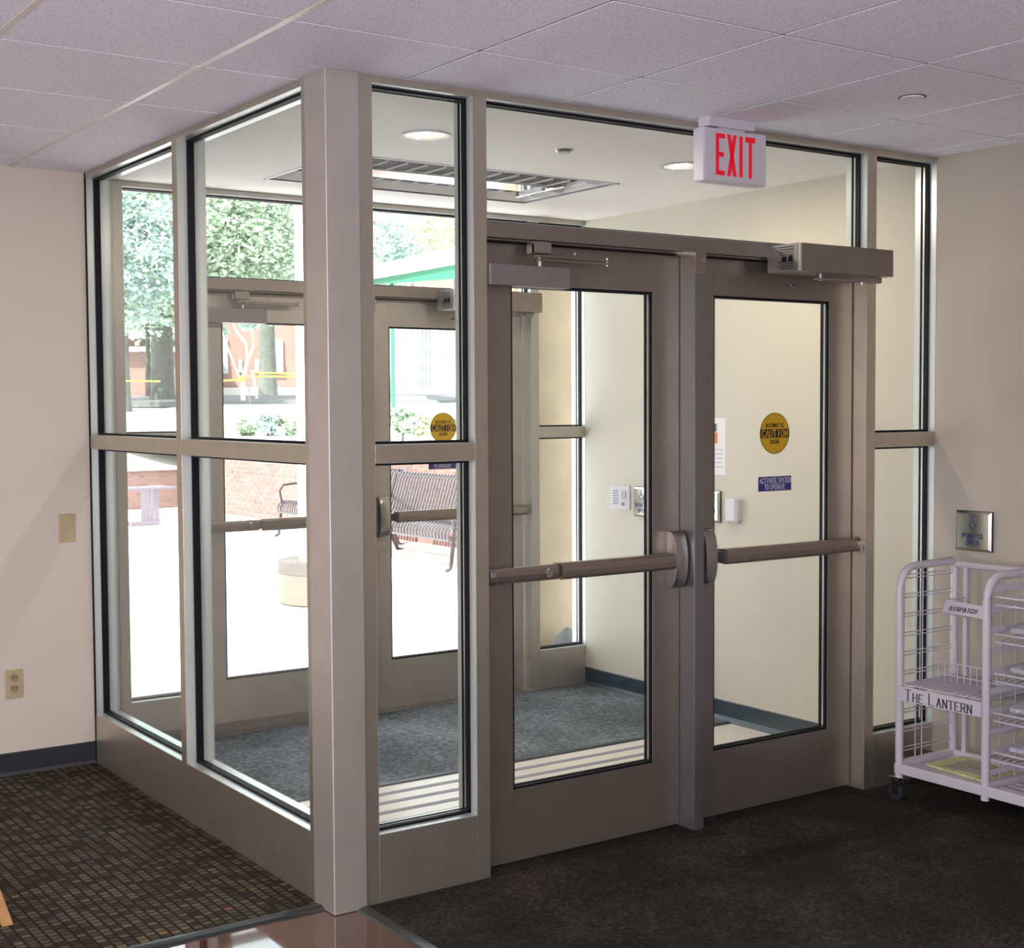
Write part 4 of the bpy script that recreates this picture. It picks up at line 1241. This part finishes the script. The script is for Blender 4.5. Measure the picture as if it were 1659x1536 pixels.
cols = []
for j in range(24):
    n_ = -0.19 - 42 * (j / 23) ** 1.5
    for i in range(20):
        q_ = p0 + dv * (-22 + 31.5 * i / 19) + nv * n_
        zz = 0.0 if j == 0 else 0.60 + 1.27 * min(1, max(0, (-n_ - 1.5) / 15.0))
        cols.append((q_.x, q_.y, zz))
        if j == 0: pass
fs = [(j * 20 + i, j * 20 + i + 1, (j + 1) * 20 + i + 1, (j + 1) * 20 + i) for j in range(23) for i in range(19)]
lw_ = obj('lawn', MB().add(cols, fs), M['lawn'], smooth=False); tag(lw_, 'sloping bright ground beyond the low return wall', 'lawn', None, 'structure')

# pinkish paving strip under the bench
pv = obj('paving_strip', MB().prism([(5.32, 6.0), (6.40, 6.0), (6.40, 13.2), (5.6, 13.2)], 'z', -0.01, 0.006), M['patio_edge']); tag(pv, 'pinkish paving strip along the foot of the brick wall', 'pavement', None, 'structure')

# ------------------------------------------------------------------ slatted benches
def strap_bench(org, ang, L, label, nsl):
    """curved steel strap bench; local u along the bench, w towards its back"""
    t = thing('slatted_bench', label, 'bench', org, 'steel slatted benches on the patio')
    cu, su = math.cos(ang), math.sin(ang)
    def P(u, w, z): return (org[0] + cu * u - su * w, org[1] + su * u + cu * w, org[2] + z)
    prof = [(-0.30, 0.30), (-0.31, 0.35), (-0.285, 0.405), (-0.23, 0.435), (-0.15, 0.435), (-0.05, 0.415), (0.05, 0.405), (0.12, 0.425), (0.16, 0.48), (0.20, 0.60), (0.245, 0.74), (0.275, 0.84), (0.31, 0.875), (0.345, 0.86)]
    hw = 0.016
    for k in range(nsl):
        u = -L / 2 + 0.05 + (L - 0.1) * k / (nsl - 1)
        vs, fs = [], []
        for i, (w, z) in enumerate(prof):
            a = prof[max(i - 1, 0)]; b = prof[min(i + 1, len(prof) - 1)]
            tw, tz = b[0] - a[0], b[1] - a[1]; l = math.hypot(tw, tz); nw, nz = -tz / l * 0.005, tw / l * 0.005
            vs += [P(u - hw, w + nw, z + nz), P(u + hw, w + nw, z + nz), P(u + hw, w - nw, z - nz), P(u - hw, w - nw, z - nz)]
        for i in range(len(prof) - 1):
            for q in range(4):
                fs.append((i * 4 + q, i * 4 + (q + 1) % 4, (i + 1) * 4 + (q + 1) % 4, (i + 1) * 4 + q))
        obj('slat', MB().add(vs, fs), M['bench'], t)
    for w, z in ((-0.30, 0.30), (0.345, 0.86), (0.10, 0.39)):
        obj('cross_rail', MB().tube([P(-L / 2 + 0.02, w, z), P(L / 2 - 0.02, w, z)], 0.014, 8), M['bench'], t, smooth=True)
    for u in (-L / 2 + 0.03, L / 2 - 0.03):
        obj('leg', MB().tube([P(u, -0.34, 0.0), P(u, -0.29, 0.02), P(u, -0.265, 0.20), P(u, -0.24, 0.40), P(u, -0.10, 0.405)], 0.020, 8), M['bench'], t, smooth=True)
        obj('leg', MB().tube([P(u, 0.36, 0.0), P(u, 0.30, 0.02), P(u, 0.20, 0.22), P(u, 0.15, 0.42), P(u, 0.22, 0.65), P(u, 0.29, 0.86)], 0.020, 8), M['bench'], t, smooth=True)
        obj('armrest', MB().tube([P(u, -0.24, 0.41), P(u, -0.27, 0.56), P(u, -0.22, 0.63), P(u, -0.08, 0.645), P(u, 0.12, 0.63), P(u, 0.21, 0.64)], 0.017, 8), M['bench'], t, smooth=True)
    return t


strap_bench((5.48, 8.60, 0.0), R(-90), 2.1, 'black steel slatted bench against the brick wall, seen through the outer door', 34)
strap_bench((5.76, 11.05, 0.0), R(-90), 2.0, 'black steel slatted bench farther along, mostly hidden by the white column', 30)

t = thing('flat_bench', 'low backless grey metal bench in front of the return wall', 'bench', (4.6, 14.9, 0))
ux_, uy_ = 0.985, 0.17
def FP(u, w, z): return (4.55 + ux_ * u - uy_ * w, 14.8 + uy_ * u + ux_ * w, z)
def fbox(u0, u1, w0, w1, z0, z1):
    P = [FP(u, w, z) for z in (z0, z1) for u, w in ((u0, w0), (u1, w0), (u1, w1), (u0, w1))]
    return MB().add(P, [(0, 3, 2, 1), (4, 5, 6, 7), (0, 1, 5, 4), (1, 2, 6, 5), (2, 3, 7, 6), (3, 0, 4, 7)])
for k in range(5): obj('slat', fbox(-0.9, 0.62, -0.22 + k * 0.095, -0.14 + k * 0.095, 0.475, 0.505), M['bench_far'], t)
for u in (0.33, -0.75):
    obj('leg', fbox(u - 0.04, u + 0.04, -0.18, 0.18, 0.0, 0.475), M['bench_far'], t)
    obj('foot', fbox(u - 0.40, u + 0.04, -0.2, -0.12, 0.0, 0.05), M['bench_far'], t)

# column with round stone base
t = thing('porch_column', 'white round porch column on a tan stone base just outside', 'column', (3.31, 6.50, 0))
obj('shaft', MB().cyl((3.31, 6.50, 0.34), 0.235, 4.3, 'z', 40), M['col_white'], t, smooth=True)
obj('stone_base', MB().cyl((3.31, 6.50, 0.0), 0.405, 0.335, 'z', 40, 0.40), M['stone_base'], t, smooth=True)
obj('base_stain', MB().cyl((3.31, 6.50, 0.245), 0.406, 0.095, 'z', 40, 0.405), M['stone_dark'], t, smooth=True)

# tan stone pier outside the far sidelight
pr_ = obj('stone_pier', B(2.86, 4.9, YO + 0.50, YO + 0.80, 0, 3.4), M['stone'], None, 0.01); tag(pr_, 'tan stone wall outside the narrow outer sidelight', 'wall', None, 'structure')
rk_ = MB()
n = 9
ringz = [(0.0, 0.13), (0.06, 0.15), (0.14, 0.12), (0.22, 0.07), (0.27, 0.015)]
vs, fs = [], []
for z, r in ringz:
    for k in range(n):
        a = 2 * math.pi * k / n
        vs.append((3.02 + r * math.cos(a) * (1 + .15 * math.sin(3 * a)), YO + 0.36 + 0.6 * r * math.sin(a), z + 0.0))
for i in range(len(ringz) - 1):
    for k in range(n): fs.append((i * n + k, i * n + (k + 1) % n, (i + 1) * n + (k + 1) % n, (i + 1) * n + k))
fs.append(tuple(range((len(ringz) - 1) * n, len(ringz) * n)))
o = obj('boulder', rk_.add(vs, fs), M['road'], None, smooth=True); tag(o, 'grey boulder at the foot of the tan stone wall outside the sidelight', 'rock')

# ------------------------------------------------------------------ far buildings
def facade(name, label, px0, px1, dist, z0, z1, m, depth=6):
    a, b = polar(px0, dist, 0), polar(px1, dist, 0)
    t = thing(name, label, 'building', ((a.x + b.x) / 2, (a.y + b.y) / 2, z0))
    d = (b - a).normalized(); n = Vector((d.y, -d.x, 0))
    if n.dot(CAM - a) < 0: n = -n
    L = (b - a).length
    def q(s0, s1, n0, n1, za, zb):
        P = [a + d * s + n * k for s, k in ((s0, n0), (s1, n0), (s1, n1), (s0, n1))]
        return MB().add([(p.x, p.y, za) for p in P] + [(p.x, p.y, zb) for p in P], [(0, 3, 2, 1), (4, 5, 6, 7), (0, 1, 5, 4), (1, 2, 6, 5), (2, 3, 7, 6), (3, 0, 4, 7)])
    def s_of(px):
        p = polar(px, dist, 0)
        # intersect bearing with facade line
        v = (p - Vector((CAM.x, CAM.y, 0)))
        w = a - Vector((CAM.x, CAM.y, 0))
        den = v.x * (-d.y) + v.y * d.x
        tt = (w.x * (-d.y) + w.y * d.x) / den
        pt = Vector((CAM.x, CAM.y, 0)) + v * tt
        return (pt - a).dot(d)
    obj('wall', q(0, L, -depth, 0, z0 - 1, z1), m, t)
    return t, q, s_of, dist


def zpx(py, dist): return CAM.z + (657.5 - py) / FPX * dist


D1 = 42
t, q, sx, _ = facade('brick_building', 'far red brick building with a pale cornice and dark doorway, left of the trees', 100, 330, D1, 1.8, zpx(525, D1), M['facade_brick'])
obj('cornice', q(sx(100), sx(330), 0, 0.25, zpx(572, D1), zpx(564, D1)), M['facade_pale'], t)
obj('roof_band', q(sx(100), sx(330), 0, 0.3, zpx(552, D1), zpx(535, D1)), M['facade_pale'], t)
obj('doorway', q(sx(239), sx(256), 0, 0.05, 1.8, zpx(576, D1)), M['facade_dark'], t)
for p_ in (226, 247): obj('wall_lamp', q(sx(p_) - .06, sx(p_) + .06, 0.25, 0.4, zpx(563, D1), zpx(560, D1)), M['facade_pale'], t)
mb = MB()
aa = polar(226, D1 - .35, 0)
bb = polar(236, D1 - .35, 0); ud = (bb - aa).normalized(); nd = Vector((ud.y, -ud.x, 0)); nd = nd if nd.dot(CAM - aa) > 0 else -nd
text(mb, 'Z', (aa.x, aa.y, zpx(585, D1)), ud, (0, 0, 1), nd, 0.13, 0.2, 0.2, 0.05, d=0.35)
obj('wall_letter', mb, M['facade_dark'], t)

D2 = 44
t, q, sx, _ = facade('brick_building', 'far red brick building with tall pale window bays, behind the staked sapling', 335, 560, D2, 1.8, zpx(470, D2), M['facade_brick'])
for p0_, p1_ in ((355, 372), (441, 461), (500, 520)):
    w_ = obj('window', q(sx(p0_), sx(p1_), 0, 0.08, zpx(606, D2), zpx(552, D2)), M['facade_pale'], t)
    obj('pane', q(sx(p0_), sx(p1_), 0.08, 0.12, zpx(606, D2), zpx(586, D2)), M['far_glass'], w_)
for p0_, p1_ in ((389, 395), (415, 424)):
    obj('window', q(sx(p0_), sx(p1_), 0, 0.06, zpx(604, D2), zpx(583, D2)), M['far_glass'], t)
obj('plinth', q(sx(335), sx(560), 0, 0.3, 1.5, zpx(628, D2)), M['facade_pale'], t)

D3 = 46
t, q, sx, _ = facade('tall_brick_building', 'tall far red brick building behind the green canopy', 560, 860, 62, 1.8, 13.5, M['facade_brick'], 8)
for p_ in (666, 735, 790): obj('downpipe', q(sx(p_ - 2), sx(p_ + 2), 0, 0.2, 3, 13.4), M['facade_pale'], t)
for k_, p_ in enumerate((610, 700, 765)):
    obj('window', q(sx(p_ - 9), sx(p_ + 9), 0, 0.1, 9.6, 11.6), M['far_glass'], t)

t, q, sx, _ = facade('white_building', 'far white building with gridded windows behind the round shrubs', 622, 850, D3, 1.7, zpx(470, D3), M['facade_pale'])
obj('plinth', q(sx(622), sx(850), 0, 0.25, 1.5, zpx(640, D3)), M['facade_brick'], t)
for (p0_, p1_) in ((642, 676), (682, 700), (711, 745), (755, 790)):
    for (ya_, yb_) in ((532, 556), (561, 583), (588, 606), (611, 628)):
        w_ = obj('window', q(sx(p0_), sx(p1_), 0, 0.05, zpx(yb_, D3), zpx(ya_, D3)), M['far_glass'], t)
        mb = MB()
        for k in (0.0, 0.33, 0.66, 0.96):
            s0_ = sx(p0_) + (sx(p1_) - sx(p0_)) * k
            mb.add(q(s0_, s0_ + 0.06, 0.05, 0.12, zpx(yb_, D3), zpx(ya_, D3)).v, q(0, 1, 0, 1, 0, 1).f)
        obj('window_frame', mb, M['facade_pale'], w_)

# green canopy on a green post
t = thing('green_canopy', 'green metal canopy with a pale fascia on a green post', 'canopy', tuple(polar(680, 30, 1.7)))
def PP(px, d, py): return tuple(polar(px, d, zpx(py, d)))
quad = [PP(600, 33, 462), PP(900, 22, 395), PP(900, 22, 410), PP(600, 33, 466)]
back = [PP(600, 36, 462), PP(900, 27, 400), PP(900, 27, 413), PP(600, 36, 466)]
obj('roof_sheet', MB().add([PP(600, 33, 457), PP(900, 22, 404), PP(900, 22, 445), PP(600, 33, 464), PP(600, 36, 457), PP(900, 27, 404), PP(900, 27, 445), PP(600, 36, 464)],
    [(0, 1, 2, 3), (4, 7, 6, 5), (0, 4, 5, 1), (1, 5, 6, 2), (2, 6, 7, 3), (3, 7, 4, 0)]), M['green_paint'], t)
obj('fascia', MB().add([PP(596, 32.9, 436), PP(900, 21.9, 366), PP(900, 21.9, 404), PP(596, 32.9, 457), PP(596, 33.3, 436), PP(900, 22.4, 366), PP(900, 22.4, 404), PP(596, 33.3, 457)],
    [(0, 1, 2, 3), (4, 7, 6, 5), (0, 4, 5, 1), (1, 5, 6, 2), (2, 6, 7, 3), (3, 7, 4, 0)]), M['facade_pale'], t)
gp = polar(638, 31.5, 0)
obj('post', MB().cyl((gp.x, gp.y, 1.3), 0.045, 3.5, 'z', 12), M['green_paint'], t, smooth=True)

# ------------------------------------------------------------------ trees and shrubs
def leaf_cloud(center, rad, n, size, seed):
    rnd = random.Random(seed)
    mb = MB()
    clumps = []
    for _ in range(max(6, n // 90)):
        while True:
            v = Vector((rnd.uniform(-1, 1), rnd.uniform(-1, 1), rnd.uniform(-1, 1)))
            if v.length <= 1: break
        clumps.append(Vector((center[0] + v.x * rad[0], center[1] + v.y * rad[1], center[2] + v.z * rad[2])))
    cr = min(rad) * 0.42
    for i in range(n):
        c = rnd.choice(clumps)
        p = c + Vector((rnd.gauss(0, cr * .5), rnd.gauss(0, cr * .5), rnd.gauss(0, cr * .38)))
        a = Vector((rnd.gauss(0, 1), rnd.gauss(0, 1), rnd.gauss(0, .6))).normalized()
        b = a.cross(Vector((rnd.gauss(0, 1), rnd.gauss(0, 1), rnd.gauss(0, 1)))).normalized()
        s = size * rnd.uniform(.6, 1.3)
        mb.add([p - a * s, p - b * s * .45, p + a * s, p + b * s * .45], [(0, 1, 2, 3)])
    return mb


def tree(name, label, base, h, r0, crown, n, size, lm, bm_, seed, lean=(0, 0), cat='tree'):
    rnd = random.Random(seed)
    t = thing(name, label, cat, tuple(base))
    b = Vector(base)
    top = b + Vector((lean[0], lean[1], h))
    pts = [b + Vector((0, 0, -0.3)), b + Vector((0, 0, 0.15)), b.lerp(top, .35), b.lerp(top, .7), top]
    tr = obj('trunk', MB().tube(pts, [r0 * 1.5, r0 * 1.15, r0 * .95, r0 * .75, r0 * .4], 10), bm_, t, smooth=True)
    mb = MB()
    for k in range(7):
        s = b.lerp(top, 0.45 + .07 * k)
        a = rnd.uniform(0, 6.28)
        e = s + Vector((math.cos(a), math.sin(a), rnd.uniform(.4, 1.0))) * crown[1][0] * .6
        mb.tube([s, s.lerp(e, .5) + Vector((0, 0, .15)), e], [r0 * .35, r0 * .22, r0 * .08], 6)
    obj('branches', mb, bm_, t, smooth=True)
    obj('crown', leaf_cloud(crown[0], crown[1], n, size, seed), lm, t)
    return t


def PV(px, d, py): return polar(px, d, zpx(py, d))


b_ = polar(266, 36, 1.80)
c0 = PV(250, 35, 400)
tree('shade_tree', 'large leafy tree with a thick grey trunk beside the road', b_, 6.5, 0.26, ((c0.x, c0.y, c0.z + .3), (3.4, 2.2, 2.0)), 15000, 0.095, M['leaf'], M['bark'], 3)
b_ = polar(203, 33, 1.75)
c0 = PV(205, 32, 430)
tree('shade_tree', 'bluish leafy tree with a slim trunk close to the frame jamb', b_, 5.0, 0.13, ((c0.x, c0.y, c0.z), (1.4, 1.0, 1.7)), 7000, 0.08, M['leaf2'], M['bark'], 5)
b_ = polar(243, 38, 1.85)
c0 = PV(240, 38, 520)
tree('shade_tree', 'thin dark young tree in front of the far doorway', b_, 2.6, 0.07, ((c0.x, c0.y, c0.z), (1.1, 0.9, .5)), 1800, 0.08, M['leaf3'], M['bark'], 6)
b_ = polar(436, 41, 1.85)
c0 = PV(405, 36, 385)
tree('shade_tree', 'wide leafy tree with a dark trunk behind the staked sapling', b_, 4.5, 0.24, ((c0.x, c0.y, c0.z), (2.3, 1.8, 1.6)), 11500, 0.09, M['leaf'], M['bark'], 8)
b_ = polar(560, 40, 1.85)
c0 = PV(612, 36, 395)
tree('shade_tree', 'loose leafy tree over the far end of the green canopy', b_, 5.0, 0.16, ((c0.x, c0.y, c0.z), (1.5, 1.0, 1.2)), 3000, 0.085, M['leaf2'], M['bark'], 9)
b_ = polar(800, 36, 1.85)
c0 = PV(710, 34, 385)
tree('shade_tree', 'yellow-green tree in front of the tall brick building', b_, 5.0, 0.16, ((c0.x, c0.y, c0.z), (1.3, 1.0, 1.0)), 2600, 0.08, M['leaf3'], M['bark'], 10)

# staked sapling with barrier tape
sb = polar(396, 30, 1.55)
t = thing('staked_sapling', 'pale forked sapling held by stakes and wrapped in yellow tape', 'tree', tuple(sb))
def SP(px, py): return tuple(PV(px, 30, py))
tr = obj('trunk', MB().tube([SP(396, 648), SP(395, 618), SP(404, 582), SP(402, 560), SP(386, 537), SP(380, 524)], [.05, .05, .035, .03, .025, .02], 8), M['bark_pale'], t, smooth=True)
obj('branch', MB().tube([SP(407, 580), SP(414, 560), SP(411, 535)], [.03, .025, .015], 6), M['bark_pale'], t, smooth=True)
obj('guy_line', MB().tube([SP(390, 612), SP(375, 572), SP(360, 530)], .022, 6), M['bark_pale'], t)
obj('stake', MB().tube([SP(411, 600), SP(418, 645)], .03, 6), M['bark_pale'], t)
obj('stake', MB().tube([SP(404, 622), SP(407, 655)], .015, 6), M['bark'], t)
obj('crown', leaf_cloud(SP(392, 528), (0.5, 0.5, 0.25), 380, 0.09, 21), M['leaf2'], t)
obj('tape_wrap', MB().tube([SP(394, 610), SP(394, 618)], .07, 8), M['tape'], t)
t = thing('barrier_tape', 'yellow barrier tape strung between the sapling and stakes', 'tape', tuple(polar(420, 29.9, 2.1)))
def strip(p, q, h=0.032):
    return MB().add([(p[0], p[1], p[2]), (q[0], q[1], q[2]), (q[0], q[1], q[2] + h), (p[0], p[1], p[2] + h), (p[0] + .01, p[1] + .01, p[2]), (q[0] + .01, q[1] + .01, q[2]), (q[0] + .01, q[1] + .01, q[2] + h), (p[0] + .01, p[1] + .01, p[2] + h)],
                    [(0, 1, 2, 3), (4, 7, 6, 5), (0, 4, 5, 1), (1, 5, 6, 2), (2, 6, 7, 3), (3, 7, 4, 0)])
for (a0_, a1_, b0_, b1_) in ((190, 618, 262, 619), (350, 619, 395, 616), (397, 611, 480, 612), (412, 605, 480, 607)):
    obj('tape_run', strip(SP(a0_, a1_), SP(b0_, b1_)), M['tape'], t)


def shrub(px, d, py0, py1, wpx, seed, lm, label):
    zc = (zpx(py0, d) + zpx(py1, d)) / 2
    hz = abs(zpx(py0, d) - zpx(py1, d)) / 2
    c = polar(px, d, zc)
    w = wpx / FPX * d / 2
    t = thing('round_shrub', label, 'shrub', (c.x, c.y, zc - hz))
    obj('stems', MB().tube([(c.x, c.y, zc - hz - .3), (c.x + .05, c.y, zc), (c.x + .1, c.y + .1, zc + hz * .5)], [.03, .02, .01], 6), M['bark'], t)
    obj('foliage', leaf_cloud((c.x, c.y, zc), (w * .85, w * .85, hz * .7), 900, 0.07, seed), lm, t)


shrub(395, 24, 672, 708, 50, 31, M['leaf'], 'light green shrub on the raised bed, nearest the door stile')
shrub(432, 24, 664, 708, 46, 32, M['leaf2'], 'pointed shrub in the middle of the raised bed')
shrub(462, 24, 674, 708, 40, 33, M['leaf'], 'light green shrub on the raised bed beside the white column')
shrub(650, 21, 655, 716, 60, 34, M['leaf'], 'bushy green shrub beside the caution sticker on the outer door')
shrub(697, 21, 664, 718, 60, 35, M['leaf3'], 'yellow-green shrub behind the round caution sticker')
shrub(740, 21, 672, 720, 50, 36, M['leaf'], 'green shrub half hidden by the sidelight gasket')
